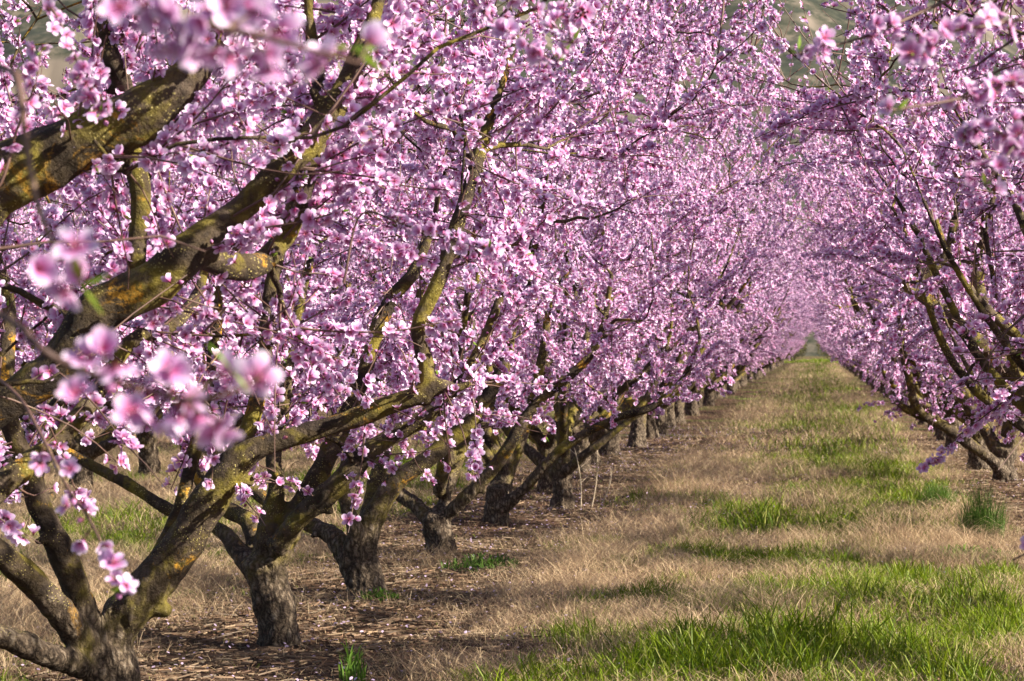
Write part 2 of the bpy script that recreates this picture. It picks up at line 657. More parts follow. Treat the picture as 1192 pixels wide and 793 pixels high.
def build_tree_data(branches, rng, seed, n_attr=46, shoots=340, zmin=1.0, zmax=4.3, rx=(0.8, 2.75), ry=1.8, origin=None,
                    keep=None, voxel=0.014, sprays=(), spray_r=0.0035, density=1.0, whips=26):
    """branches: thick skeleton in local coordinates (group 0 = trunk, 1.. = limbs).
    Returns dict of meshes: trunk, limbs[], crown"""
    ngroups = max(b.g for b in branches) + 1
    co, quads, fg, vg = remeshed(branches, voxel, seed)
    # nodes where side branches can leave
    nodes, ndir, nrad, ngrp = [], [], [], []
    for b in branches:
        if b.g == 0:
            continue
        T = np.gradient(b.p, axis=0)
        for k in range(len(b.p)):
            if b.p[k][2] > 0.75:
                nodes.append(b.p[k]); ndir.append(unit(T[k])); nrad.append(b.r[k]); ngrp.append(b.g)
    nodes = np.array(nodes); ndir = np.array(ndir); nrad = np.array(nrad); ngrp = np.array(ngrp)
    side = []                                # (P, r, g)
    targets = env_sample(rng, n_attr, zmin + 0.1, zmax - 0.45, rx[0], rx[1] - 0.3, ry - 0.2)
    targets = targets[np.argsort(((targets[:, None] - nodes[None]) ** 2).sum(-1).min(1))]
    for t in targets:
        d = np.linalg.norm(nodes - t, axis=1)
        pen = d + 0.8 * np.maximum(0, nodes[:, 2] - t[2] + 0.1)
        k = int(pen.argmin())
        if d[k] < 0.25 or d[k] > 2.0:
            continue
        r0 = min(nrad[k] * 0.6, 0.010 + 0.009 * d[k])
        r0 = max(r0, 0.006)
        dirn = unit(ndir[k] * 0.5 + unit(t - nodes[k]) * 0.9 + rng.normal(size=3) * 0.2)
        P, r = grow_branch(nodes[k], dirn, t, rng, r0, 0.0045)
        side.append((P, r, int(ngrp[k])))
        T = np.gradient(P, axis=0)
        for j in range(3, len(P)):
            nodes = np.vstack((nodes, P[j])); ndir = np.vstack((ndir, unit(T[j])))
            nrad = np.append(nrad, r[j]); ngrp = np.append(ngrp, ngrp[k])
    # shoots
    S = []                                   # list of (P, r, flower spacing)
    cand_p, cand_d = [], []
    for P, r, g in side:
        T = np.gradient(P, axis=0)
        for k in range(2, len(P)):
            cand_p.append(P[k]); cand_d.append(unit(T[k]))
    for b in branches:
        if b.g == 0:
            continue
        T = np.gradient(b.p, axis=0)
        m = len(b.p)
        for k in range(int(m * 0.30), m):
            if b.p[k][2] > zmin * 0.85 and (k % 2 == 0 or k > m * 0.7):
                cand_p.append(b.p[k]); cand_d.append(unit(T[k]))
    cand_p = np.array(cand_p); cand_d = np.array(cand_d)
    ids = rng.integers(0, len(cand_p), shoots)
    for k in ids:
        p = cand_p[k]
        out = np.array((p[0], p[1], 0.0))
        out = out / (np.linalg.norm(out) + 0.3)
        low = p[2] < 1.9
        up = rng.uniform(-0.55, 0.5) if low else rng.uniform(-0.25, 0.95)
        d = unit(cand_d[k] * 0.35 + out * 0.35 + rng.normal(size=3) * 0.62 + np.array((0, 0, up)))
        L = rng.uniform(0.22, 0.62)
        q = p + d * L
        sag = np.array((0, 0, -0.10 * L)) if rng.random() < 0.6 else np.array((0, 0, 0.14 * L))
        n = 7
        t = np.linspace(0, 1, n)[:, None]
        P = p + d * L * t + sag * t * t * 1.5 + np.cumsum(rng.normal(size=(n, 3)) * 0.011, 0) * t
        if P[-1][2] < zmin * 0.72 or P[-1][2] > zmax + 0.25:
            continue
        S.append((P, np.linspace(0.0042, 0.0019, n), rng.uniform(0.011, 0.016), 0.05))
    tops = cand_p[cand_p[:, 2] > np.quantile(cand_p[:, 2], 0.68)]
    for _ in range(whips):                   # tall upright one-year whips
        p = tops[rng.integers(0, len(tops))]
        d = unit(np.array((p[0] * 0.12, p[1] * 0.12, 1.0)) + rng.normal(size=3) * 0.22)
        L = rng.uniform(0.6, 1.15)
        n = 9
        t = np.linspace(0, 1, n)[:, None]
        P = p + d * L * t + np.cumsum(rng.normal(size=(n, 3)) * 0.010, 0) * t
        S.append((P, np.linspace(0.006, 0.002, n), rng.uniform(0.022, 0.034), 0.12))
    spray_sets = []
    for P, FL in sprays:
        spray_sets.append((P, np.linspace(spray_r, 0.0018, len(P)), FL))

    def flowers_on(P, spacing, skip):
        seg = np.linalg.norm(np.diff(P, axis=0), axis=1)
        s = np.concatenate(([0], np.cumsum(seg)))
        L = s[-1]
        pos = []
        x = skip * L + rng.uniform(0, spacing)
        gap_until = -1
        while x < L:
            if rng.random() < 0.06:
                gap_until = x + rng.uniform(0.03, 0.12)
            if x > gap_until:
                pos.append(x)
            x += spacing * rng.uniform(0.55, 1.5)
        if not pos:
            return None
        pos = np.array(pos)
        C = np.stack([np.interp(pos, s, P[:, c]) for c in range(3)], -1)
        T = np.stack([np.interp(pos, s, np.gradient(P[:, c], s)) for c in range(3)], -1)
        T /= np.linalg.norm(T, axis=1)[:, None] + 1e-9
        r = rng.normal(size=C.shape)
        r -= T * np.sum(r * T, 1)[:, None]
        r /= np.linalg.norm(r, axis=1)[:, None] + 1e-9
        D = r + T * rng.normal(0.15, 0.35, size=(len(C), 1)) + np.array((0, 0, 0.10))
        D /= np.linalg.norm(D, axis=1)[:, None]
        sz = rng.normal(0.0258, 0.0027, len(C))
        return C + r * 0.012, D, sz, T

    def crown_mesh(name, sets, use_keep=True):
        bag = Bag()
        FP, FD, FS, LP, LD = [], [], [], [], []
        for st_ in sets:
            if len(st_) == 3:
                P, r, FL = st_
                C = np.vstack((FL, FL[rng.random(len(FL)) < 0.7]))
                C = C + rng.normal(size=C.shape) * 0.008
                near_k = ((C[:, None] - P[None]) ** 2).sum(-1).argmin(1)
                D = C - P[near_k] + rng.normal(size=C.shape) * 0.022 - CF * 0.012
                D /= np.linalg.norm(D, axis=1)[:, None] + 1e-9
                f = (C, D, rng.normal(0.0205, 0.002, len(C)), D)
                for c_, p_ in zip(C, P[near_k]):         # flower stalks
                    if np.linalg.norm(c_ - p_) < 0.08:
                        bag.add(*tube(np.array((p_, (p_ + c_) / 2, c_)), (0.0012, 0.001, 0.001), 4, cap=False))
            else:
                P, r, sp, skip = st_
                f = flowers_on(P, sp / density, skip)
            kept = 1.0
            if f is not None:
                C, D, sz, T = f
                if use_keep and keep is not None:
                    kk = keep(C)
                    kept = kk.mean()
                    C, D, sz, T = C[kk], D[kk], sz[kk], T[kk]
                if len(C):
                    FP.append(C); FD.append(D); FS.append(sz)
                    if len(st_) == 3:
                        m = 3
                        LP.append(np.repeat(st_[2][-1:], m, 0)); LD.append(rng.normal(size=(m, 3)) + CU * 0.5)
                    elif rng.random() < 0.55:
                        k = rng.integers(0, len(C))
                        m = rng.integers(2, 4)
                        LP.append(np.repeat(C[k:k + 1], m, 0)); LD.append(D[k] * 0.6 + T[k] + rng.normal(size=(m, 3)) * 0.35)
            if kept > 0.3 or rng.random() < 0.3:
                bag.add(*tube(P, r, 4, cap=False))
        v, q, t = bag.get()
        fv, ft, fc = flower_mesh(np.vstack(FP), np.vstack(FD), np.concatenate(FS), rng)
        if not LP:
            LP.append(FP[0][:2]); LD.append(FD[0][:2])
        lp = np.vstack(LP); ld = np.vstack(LD)
        lv, lt, lc = leaf_mesh(lp, ld, rng.uniform(0.018, 0.036, len(lp)), rng)
        V = np.vstack((v, fv, lv))
        C = np.vstack((np.tile((0.1, 0.06, 0.05), (len(v), 1)), fc, lc))
        mi = np.concatenate((np.zeros(len(q)), np.ones(len(ft)), np.full(len(lt), 2)))
        return mesh_from(name, V, [q, ft + len(v), lt + len(v) + len(fv)], [MAT_SHOOT, MAT_PETAL, MAT_LEAF], mi, C), len(fv)

    out = {'limbs': []}
    for g in range(ngroups):
        sel = quads[fg == g]
        if len(sel) == 0:
            continue
        v, q = sub_mesh(co, sel)
        tri = np.zeros((0, 3), int)
        bag = Bag()
        for P, r, gg in side:
            if gg == g:
                bag.add(*tube(P, r, 6))
        sv, sq, st = bag.get()
        V = np.vstack((v, sv))
        me = mesh_from("trunk" if g == 0 else "limb", V, [np.vstack((q, sq + len(v))), st + len(v)] if len(st) else [q], [MAT_BARK])
        if g == 0:
            out['trunk'] = me
        else:
            out['limbs'].append(me)
    out['crown'], nf = crown_mesh("crown", S)
    if spray_sets:
        out['spray'] = [crown_mesh("blossom_spray", [s], False)[0] for s in spray_sets]
    return out


def place_tree(data, loc, rz=0.0, sc=1.0, name="peach_tree"):
    root = bpy.data.objects.new(name, None)
    root.empty_display_size = 0.3
    COL.objects.link(root)
    root.location = loc
    root.rotation_euler = (0, 0, rz)
    root.scale = (sc, sc, sc)
    link_obj("trunk", data['trunk'], root)
    for me in data['limbs']:
        link_obj("limb", me, root)
    link_obj("crown", data['crown'], root)
    for me in data.get('spray', ()):
        link_obj("blossom_spray", me, root)
    return root


def copy_tree(src, loc, rz, sc):
    r = src.copy()
    COL.objects.link(r)
    r.location = loc
    r.rotation_euler = (0, 0, rz)
    r.scale = (sc, sc, sc)
    for ch in src.children:
        c = ch.copy()
        COL.objects.link(c)
        c.parent = r
    return r


def add_stubs(branches, rng, n):
    """short pruning stubs on the limbs"""
    lim = [b for b in branches if b.g > 0]
    for _ in range(n):
        b = lim[rng.integers(0, len(lim))]
        k = rng.integers(int(len(b.p) * 0.15), max(int(len(b.p) * 0.8), 2))
        if b.r[k] < 0.028:
            continue
        T = unit(b.p[min(k + 1, len(b.p) - 1)] - b.p[k - 1])
        r = rng.normal(size=3)
        r = unit(r - T * (r @ T))
        d = unit(r + T * 0.5)
        L = b.r[k] + rng.uniform(0.02, 0.06)
        rr = b.r[k] * rng.uniform(0.27, 0.40)
        branches.append(Branch(b.p[k] + d * np.linspace(0, L, 5)[:, None], np.linspace(rr * 1.25, rr, 5), b.g))


def generic_skeleton(rng, nl=5, slim=1.0):
    B = []
    th = rng.uniform(0.42, 0.58)
    lean = rng.normal(size=2) * 0.06
    z = np.linspace(-0.12, th, 9)
    f = np.clip(z / th, 0, 1)
    P = np.stack((lean[0] * f, lean[1] * f, z), -1)
    R = 0.105 + 0.055 * np.exp(-np.maximum(z, 0) * 9) + 0.018 * f ** 2
    B.append(Branch(P, R, 0))
    a0 = rng.uniform(0, 2 * math.pi)
    for i in range(nl):
        a = a0 + 2 * math.pi * i / nl + rng.uniform(-0.3, 0.3)
        L = rng.uniform(2.7, 3.4)
        n = 22
        el = math.radians(rng.uniform(28, 42))
        p = np.array((lean[0], lean[1], th - 0.06 - rng.uniform(0, 0.12)))
        pts = [p.copy()]
        wob = rng.normal(size=2) * 0.25
        for k in range(1, n):
            t = k / (n - 1)
            e = el + (math.radians(rng.uniform(56, 68)) - el) * t ** 0.9 + 0.22 * math.sin(t * 9 + wob[0] * 9)
            aa = a + 0.45 * math.sin(t * 5 + wob[1] * 10) * t
            p = p + np.array((math.cos(e) * math.cos(aa), math.cos(e) * math.sin(aa) * 0.8, math.sin(e))) * (L / (n - 1))
            pts.append(p.copy())
        r = 0.056 * (1 - np.linspace(0, 1, n)) ** 0.75 + 0.012
        B.append(Branch(pts, r, i + 1))
        # one fork per limb
        k = rng.integers(7, 12)
        d = unit(pts[k] - pts[k - 1])
        sd = unit(d + rng.normal(size=3) * 0.55 + np.array((0, 0, 0.2)))
        q = catmull([pts[k], pts[k] + sd * 0.45, pts[k] + sd * 0.9 + np.array((0, 0, 0.25)), pts[k] + sd * 1.2 + np.array((0, 0, 0.6))], 14)
        B.append(Branch(q, np.linspace(r[k] * 0.8, 0.013, 14), i + 1))
    add_stubs(B, rng, 10)
    for b in B[1:]:
        b.r = b.r * slim
    return B


# ---- traced trees: every limb is laid out in space at its own distance and thickness
ALL_TRACED = []                              # (px, py, radius px, depth) of the limbs that show clearly


def trace(base_px, base_d, trunk, limbs, extra=(), girth=(1.0, 1.0)):
    """trunk / limbs: rows (px, py, diameter px, depth offset). returns branches local to base point"""
    bp = unproj(base_px, 402.0 + F * H / base_d, base_d)
    base = np.array((bp[0], bp[1], 0.0))

    def line(rows, n, k):
        rows = np.array(rows, float)
        d = base_d + rows[:, 3]
        P = np.array([unproj(x, y, dd) for (x, y, _, _), dd in zip(rows, d)])
        R = rows[:, 2] * 0.5 * d / F * k
        q = catmull(np.column_stack((P, R)), n)
        return q[:, :3], np.maximum(q[:, 3], 0.011)
    B = []
    P, R = line(trunk, 10, girth[0])
    P0 = np.vstack(((P[0][0], P[0][1], -0.15), P))
    R0 = np.concatenate(([R[0] * 1.55], R))
    B.append(Branch(P0 - base, R0, 0))
    for g, rows, vis in limbs:
        ln = max(12, len(rows) * 4)
        P, R = line(rows, ln, girth[1])
        if vis:
            x, y, d = proj(P)
            m_ = max(4, int(len(x) * vis))
            ALL_TRACED.append((x[:m_], y[:m_], (R * F / d)[:m_], d[:m_]))
        B.append(Branch(P - base, R, g))
    for g, p0, p1, r0 in extra:
        p0 = np.array(p0, float); p1 = np.array(p1, float)
        m = (p0 + p1) / 2 + np.array((0, 0, -0.15))
        q = catmull([p0, m, p1], 18)
        B.append(Branch(q, np.linspace(r0, 0.014, 18), g))
    return base, B


def covers_traced(P, margin=2.0):
    x, y, d = proj(P)
    hit = np.zeros(len(P), bool)
    for tx, ty, tr, td in ALL_TRACED:
        for k in range(len(tx)):
            hit |= (d < td[k] + 0.03) & ((x - tx[k]) ** 2 + (y - ty[k]) ** 2 < (tr[k] + margin) ** 2)
    return hit


def make_keep(base, rng, near=0.0, left=None, out=0.35):
    """which flowers of a traced tree stay: pruned open around the bare limbs and on the walk side of the row"""
    def keep(C):
        W = C + base
        x, y, d = proj(W)
        k = np.ones(len(C), bool)
        inside = (x > -30) & (x < 1222) & (y > -30) & (y < 823) & (d > 0.3)
        k &= ~(inside & (d < near) & (rng.random(len(C)) < 0.985))
        k &= ~((d < 0.3) | ((~inside) & (rng.random(len(C)) < out)))
        k &= ~(covers_traced(W) & (rng.random(len(C)) < 0.86))
        gap = (x > 906) & (x < 990) & (y < 105)
        k &= ~(gap & (rng.random(len(C)) < 0.85))
        if left is not None:
            k &= ~((x < left) & inside & (rng.random(len(C)) < 0.95))
        return k
    return keep


L_X = -1.5 * math.cos(YAW) / 0.545           # row left of the aisle
R_X = 1.39 * 1.5 * math.cos(YAW)             # row right of the aisle
ROW_GAP = R_X - L_X
PITCH_TREE = 2.8


def row_px(n):
    """pixel x and depth of the n-th traced tree in the left row"""
    d = 9.63 + 2.8 * n
    y = 402 + F * H / d
    return 950 - (y - 402) / 0.545, d


traced = {}
# Z: the nearest tree, its bole just outside the frame, heavy lichen limbs reaching in
zx, zd = row_px(-1)
traced['Z'] = (zd,) + trace(zx, zd, [(zx, 1040, 110, 0), (zx + 4, 960, 96, 0), (zx + 12, 890, 104, 0)], [
    (1, [(-196, 900, 80, 0), (-180, 780, 80, -.05), (-152, 600, 78, -.15), (-112, 430, 76, -.25), (-62, 290, 76, -.35), (0, 212, 76, -.4), (50, 186, 78, -.4), (110, 158, 70, -.4), (170, 130, 64, -.4), (212, 96, 50, -.4), (240, 55, 40, -.35), (268, 5, 34, -.3), (300, -60, 28, -.2), (320, -130, 20, 0)], True),
    (2, [(-190, 905, 70, 0), (-172, 840, 70, 0), (-140, 700, 64, .1), (-98, 590, 56, .15), (-48, 512, 50, .2), (0, 474, 48, .2), (30, 452, 50, .2), (65, 430, 53, .2), (90, 395, 55, .2), (115, 362, 56, .2), (150, 344, 54, .2), (190, 322, 52, .2), (220, 292, 47, .2), (247, 268, 38, .25), (285, 238, 34, .3), (330, 195, 33, .3), (366, 155, 35, .35), (386, 130, 34, .35), (402, 100, 28, .4), (422, 55, 24, .45), (440, 5, 19, .5), (452, -60, 14, .6)], True),
    (2, [(226, 288, 36, .2), (244, 300, 34, .25), (268, 310, 33, .3), (300, 308, 30, .4), (325, 284, 29, .5), (345, 245, 29, .5), (356, 208, 28, .5), (368, 165, 26, .5), (374, 120, 24, .55), (370, 85, 20, .6), (362, 40, 16, .6), (358, -20, 12, .6)], True),
    (2, [(160, 345, 26, .3), (160, 285, 25, .35), (164, 225, 25, .35), (154, 180, 25, .35), (146, 110, 25, .3), (134, 78, 25, .2), (122, 40, 22, .2), (120, 0, 18, .2)], True),
    (3, [(-186, 900, 56, 0), (-160, 800, 52, .2), (-110, 690, 44, .3), (-60, 622, 40, .4), (0, 566, 35, .5), (48, 530, 29, .6), (85, 494, 25, .7), (118, 450, 22, .8), (152, 398, 21, .9), (195, 382, 20, 1.0), (226, 350, 17, 1.1), (240, 310, 13, 1.2)], True),
], extra=[(4, (0.0, 0.1, 0.5), (-1.6, 0.9, 3.0), 0.06), (5, (0.05, -0.05, 0.5), (-1.2, -1.4, 2.9), 0.06)])
# A
traced['A'] = (9.63,) + trace(130, 9.63, [(130, 855, 84, 0), (130, 810, 76, 0), (126, 775, 74, 0), (118, 752, 72, 0)], [
    (1, [(128, 758, 50, 0), (140, 730, 58, 0), (160, 700, 58, 0), (200, 650, 56, 0), (235, 597, 52, 0), (262, 557, 48, 0), (288, 528, 36, 0), (335, 511, 28, .02), (400, 491, 27, .05), (450, 473, 27, .05), (488, 460, 26, .05), (512, 450, 22, .05), (532, 452, 14, .05), (548, 446, 11, .05)], True),
    (1, [(494, 470, 22, .06), (497, 450, 25, .06), (496, 425, 23, .08), (489, 398, 21, .1), (487, 375, 21, .1), (505, 340, 22, .1), (520, 300, 22, .1), (536, 250, 22, .1), (550, 205, 20, .1), (562, 165, 17, .15), (580, 110, 14, .2), (602, 40, 10, .25)], True),
    (1, [(262, 557, 34, .05), (282, 515, 27, .1), (294, 485, 24, .1), (307, 430, 23, .15), (310, 380, 22, .15), (316, 330, 19, .2), (330, 275, 15, .25), (338, 215, 11, .3)], True),
    (2, [(122, 752, 34, .1), (142, 722, 26, .2), (160, 688, 21, .25), (185, 644, 20, .3), (210, 587, 20, .35), (220, 550, 20, .4), (232, 500, 18, .4), (244, 440, 18, .4), (252, 380, 18, .4), (254, 325, 16, .4), (268, 265, 12, .4)], True),
    (3, [(112, 755, 44, -.05), (96, 712, 40, -.1), (80, 660, 39, -.15), (60, 620, 35, -.2), (44, 585, 33, -.2), (35, 550, 31, -.2), (20, 515, 29, -.2), (6, 470, 27, -.2), (8, 410, 24, -.1), (10, 350, 20, 0), (-10, 280, 15, .1)], True),
    (4, [(108, 762, 40, -.1), (88, 735, 42, -.2), (66, 708, 41, -.3), (40, 680, 39, -.4), (12, 654, 37, -.5), (-25, 622, 34, -.6), (-85, 575, 29, -.7), (-140, 490, 23, -.8), (-180, 390, 16, -.8)], True),
    (5, [(112, 786, 34, -.1), (92, 774, 36, -.2), (60, 765, 35, -.35), (20, 748, 33, -.5), (-15, 737, 31, -.6), (-75, 712, 27, -.75), (-150, 640, 22, -.9), (-200, 560, 16, -1)], True),
], girth=(0.92, 0.88))
# B
traced['B'] = (12.43,) + trace(322, 12.43, [(324, 752, 64, 0), (322, 725, 58, 0), (314, 685, 54, 0), (306, 652, 62, 0)], [
    (1, [(300, 672, 28, 0), (282, 648, 27, .1), (262, 622, 22, .2), (235, 606, 18, .3), (200, 595, 18, .3), (148, 563, 17, .4), (92, 534, 15, .5), (40, 500, 11, .6), (-5, 450, 8, .7)], True),
    (2, [(304, 660, 30, .1), (298, 632, 27, .2), (288, 606, 25, .3), (266, 594, 23, .4), (240, 570, 20, .5), (216, 520, 17, .6), (202, 450, 14, .7), (195, 380, 10, .8)], False),
    (3, [(308, 655, 40, 0), (314, 615, 34, 0), (318, 590, 28, 0), (322, 560, 24, 0), (318, 530, 22, .05), (330, 480, 20, .1), (335, 430, 18, .1), (346, 370, 15, .15), (362, 300, 12, .2)], True),
    (4, [(316, 655, 40, 0), (334, 620, 36, 0), (355, 582, 33, 0), (378, 540, 30, .05), (391, 512, 28, .05), (410, 470, 24, .1), (426, 428, 22, .15), (442, 375, 22, .2), (462, 340, 21, .2), (482, 316, 18, .2), (502, 268, 13, .25)], True),
    (5, [(320, 640, 30, -.1), (348, 604, 30, -.15), (395, 562, 32, -.2), (425, 530, 30, -.2), (460, 506, 26, -.2), (500, 482, 24, -.2), (540, 440, 20, -.2), (565, 392, 16, -.15), (585, 340, 11, -.1)], True),
], girth=(0.84, 0.86))
# C
traced['C'] = (15.23,) + trace(425, 15.23, [(427, 688, 58, 0), (423, 672, 54, 0), (416, 652, 52, 0), (411, 640, 54, 0)], [
    (1, [(404, 646, 28, 0), (388, 624, 27, .1), (364, 612, 22, .2), (335, 600, 20, .3), (300, 575, 17, .4), (255, 540, 13, .5), (225, 480, 9, .6)], 0.6),
    (2, [(412, 645, 30, -.05), (414, 618, 22, -.1), (404, 592, 19, -.1), (400, 560, 18, -.1), (408, 520, 16, -.1), (420, 470, 13, 0), (425, 410, 10, 0)], 0.6),
    (3, [(420, 645, 34, 0), (430, 614, 32, 0), (442, 588, 29, 0), (462, 560, 26, 0), (490, 540, 25, 0), (518, 518, 24, .05), (545, 494, 22, .05), (562, 468, 20, .05), (580, 440, 20, .05), (590, 415, 19, .05), (594, 385, 18, .05), (612, 343, 17, .05), (617, 305, 15, .1), (628, 262, 10, .1)], 0.6),
], extra=[(4, (0, 0.05, 0.42), (0.3, 1.5, 2.9), 0.055)], girth=(0.86, 0.88))
# D
traced['D'] = (18.03,) + trace(512, 18.03, [(513, 642, 46, 0), (512, 628, 42, 0), (508, 612, 40, 0), (507, 603, 42, 0)], [
    (1, [(502, 610, 24, 0), (486, 590, 21, .1), (462, 572, 19, .2), (442, 545, 16, .3), (425, 505, 12, .4), (412, 450, 8, .5)], 0.6),
    (2, [(508, 604, 24, 0), (516, 588, 19, .1), (526, 556, 17, .2), (540, 520, 16, .3), (551, 480, 14, .4), (556, 435, 11, .4), (565, 380, 8, .5)], 0.6),
    (3, [(514, 604, 22, 0), (530, 590, 20, -.05), (550, 571, 19, -.1), (570, 550, 19, -.1), (590, 524, 18, -.1), (604, 498, 16, -.1), (628, 466, 14, -.1), (660, 440, 14, -.1), (690, 410, 12, -.1), (704, 370, 10, 0), (712, 320, 7, 0)], 0.6),
], extra=[(4, (0, 0.05, 0.4), (0.2, 1.5, 2.9), 0.05), (5, (0, -0.05, 0.42), (0.5, -1.3, 2.8), 0.05)], girth=(0.82, 0.85))
# E
traced['E'] = (20.8,) + trace(580, 20.8, [(578, 612, 38, 0), (578, 598, 34, 0), (578, 580, 32, 0), (579, 568, 32, 0)], [
    (1, [(584, 592, 20, -.05), (598, 580, 16, -.1), (614, 565, 14, -.15), (632, 544, 14, -.2), (652, 524, 13, -.25), (680, 505, 12, -.3), (720, 486, 11, -.35), (762, 472, 10, -.4), (795, 440, 8, -.4), (815, 395, 7, -.4)], 0.6),
    (2, [(579, 580, 26, 0), (580, 556, 20, .1), (574, 530, 18, .15), (562, 490, 16, .2), (552, 450, 13, .3), (545, 395, 9, .4)], 0.6),
    (3, [(582, 572, 26, .05), (592, 545, 20, .1), (608, 505, 17, .2), (622, 460, 15, .25), (632, 410, 12, .3), (640, 350, 9, .3)], False),
], extra=[(4, (0, 0.05, 0.45), (-0.4, 1.5, 2.9), 0.05), (5, (0, -0.05, 0.45), (-1.4, -0.6, 2.9), 0.05)], girth=(0.85, 0.92))
# F
traced['F'] = (22.9,) + trace(655, 22.9, [(655, 592, 34, 0), (655, 570, 29, 0), (654, 548, 28, 0), (654, 536, 28, 0)], [
    (1, [(648, 552, 18, 0), (634, 540, 16, .1), (612, 522, 15, .2), (588, 496, 13, .3), (570, 455, 10, .4), (560, 400, 8, .5)], False),
    (2, [(655, 542, 20, 0), (656, 510, 17, 0), (652, 475, 15, 0), (660, 440, 14, .1), (662, 395, 10, .1), (670, 340, 8, .2)], 0.6),
    (3, [(660, 548, 14, -.1), (680, 530, 12, -.2), (708, 508, 11, -.25), (740, 480, 10, -.3), (765, 440, 8, -.3), (780, 390, 7, -.3)], False),
], extra=[(4, (0, 0.05, 0.5), (0.3, 1.5, 2.9), 0.05), (5, (0, -0.05, 0.5), (0.2, -1.4, 2.9), 0.05)], girth=(0.84, 0.92))
# right row
def rrow(d):
    y = 402 + F * H / d
    return 950 + (y - 402) * 1.39
RD = [27.26 - 2.8 * k for k in range(9)]     # 27.3, 24.5, 21.7, 18.9, 16.1, 13.3, 10.5, 7.7, 4.9
x0 = rrow(RD[3])
traced['R0'] = (RD[3],) + trace(x0, RD[3], [(x0, 634, 48, 0), (x0 - 2, 600, 42, 0), (x0 - 4, 566, 40, 0), (x0 - 5, 556, 40, 0)], [
    (1, [(1256, 572, 38, 0), (1240, 536, 36, -.1), (1222, 494, 34, -.2), (1196, 458, 31, -.3), (1165, 425, 27, -.35), (1130, 391, 23, -.4), (1098, 362, 20, -.4), (1060, 336, 17, -.4), (1058, 330, 16, -.4), (1078, 318, 16, -.4), (1094, 305, 15, -.4), (1106, 284, 13, -.4), (1113, 235, 11, -.35), (1116, 180, 9, -.3)], True),
    (2, [(1260, 560, 34, 0), (1270, 500, 26, 0), (1275, 420, 20, 0), (1290, 330, 14, 0), (1300, 240, 9, 0)], False),
    (3, [(1252, 565, 30, .1), (1232, 520, 25, .3), (1205, 460, 22, .5), (1165, 390, 20, .6), (1140, 340, 18, .6), (1142, 290, 15, .6), (1158, 220, 11, .6)], True),
], extra=[(4, (0, 0.05, 0.5), (0.5, 1.5, 2.9), 0.05), (5, (0, -0.05, 0.5), (0.4, -1.5, 2.9), 0.05)], girth=(0.90, 0.90))
x1 = rrow(RD[0])
traced['R1'] = (RD[0],) + trace(x1, RD[0], [(x1, 562, 36, 0), (x1 - 1, 548, 31, 0), (x1 - 1, 532, 30, 0), (x1, 524, 30, 0)], [
    (1, [(1168, 552, 16, -.1), (1154, 536, 16, -.15), (1122, 512, 16, -.2), (1088, 490, 14, -.25), (1062, 480, 12, -.3), (1046, 470, 9, -.35)], True),
    (1, [(1076, 485, 14, -.3), (1064, 468, 12, -.35), (1058, 440, 11, -.4), (1050, 405, 9, -.4), (1045, 360, 7, -.4)], True),
    (2, [(1166, 535, 22, 0), (1150, 505, 18, .1), (1125, 470, 15, .2), (1100, 430, 12, .3), (1085, 380, 9, .4)], False),
    (3, [(1174, 532, 22, 0), (1180, 500, 18, 0), (1190, 450, 14, .1), (1198, 390, 10, .2)], False),
], extra=[(4, (0, 0.05, 0.5), (0.6, 1.5, 2.9), 0.05), (5, (0, -0.05, 0.5), (1.3, -0.9, 2.9), 0.05)], girth=(0.85, 0.88))


def px_path(rows, n=14):
    rows = np.array(rows, float)
    P = np.array([unproj(x, y, d) for x, y, d in rows])
    return catmull(P, n)


def px_spray(rows, fl, base):
    return px_path(rows, 24) - base, np.array([unproj(*f) for f in fl]) - base


def along(rows, a, b, n):
    """n points strung along rows between fractions a and b"""
    q = catmull(np.array(rows, float), 60)
    return [tuple(q[int(k)]) for k in np.linspace(a * 59, b * 59, n)]


_za = [(470, -110, 5.2), (520, -50, 4.7), (560, 12, 4.45), (602, 46, 4.4), (650, 72, 4.35)]
_zb = [(540, -60, 4.8), (600, -10, 4.55), (640, 25, 4.5), (665, 50, 4.45)]
_zc = [(20, -40, 5.2), (60, 10, 4.9), (85, 60, 4.8), (105, 105, 4.75), (118, 130, 4.7)]
_zd = [(-30, 420, 4.6), (20, 460, 4.3), (48, 507, 4.1), (78, 566, 3.95), (100, 598, 3.9), (118, 632, 3.85), (139, 678, 3.8)]
_ze = [(400, 330, 6.0), (420, 250, 6.0), (470, 262, 6.0), (520, 278, 6.0), (570, 292, 6.0)]
_zf = [(-40, 250, 5.0), (0, 215, 5.0), (20, 150, 5.0), (40, 100, 4.9), (48, 60, 4.9)]
SPRAYS_Z = [
    (_za, along(_za, .4, 1, 12)), (_zb, along(_zb, .3, 1, 9)), (_zc, along(_zc, .25, 1, 14)),
    (_zd, [(45, 532, 4.1), (77, 556, 3.95), (80, 592, 3.9), (106, 588, 3.9), (102, 610, 3.9), (100, 628, 3.88), (118, 640, 3.85), (132, 655, 3.82), (135, 672, 3.8), (142, 684, 3.8)]),
    (_ze, along(_ze, .45, 1, 18)), (_zf, along(_zf, .2, 1, 8)),
]
ROWS = {}
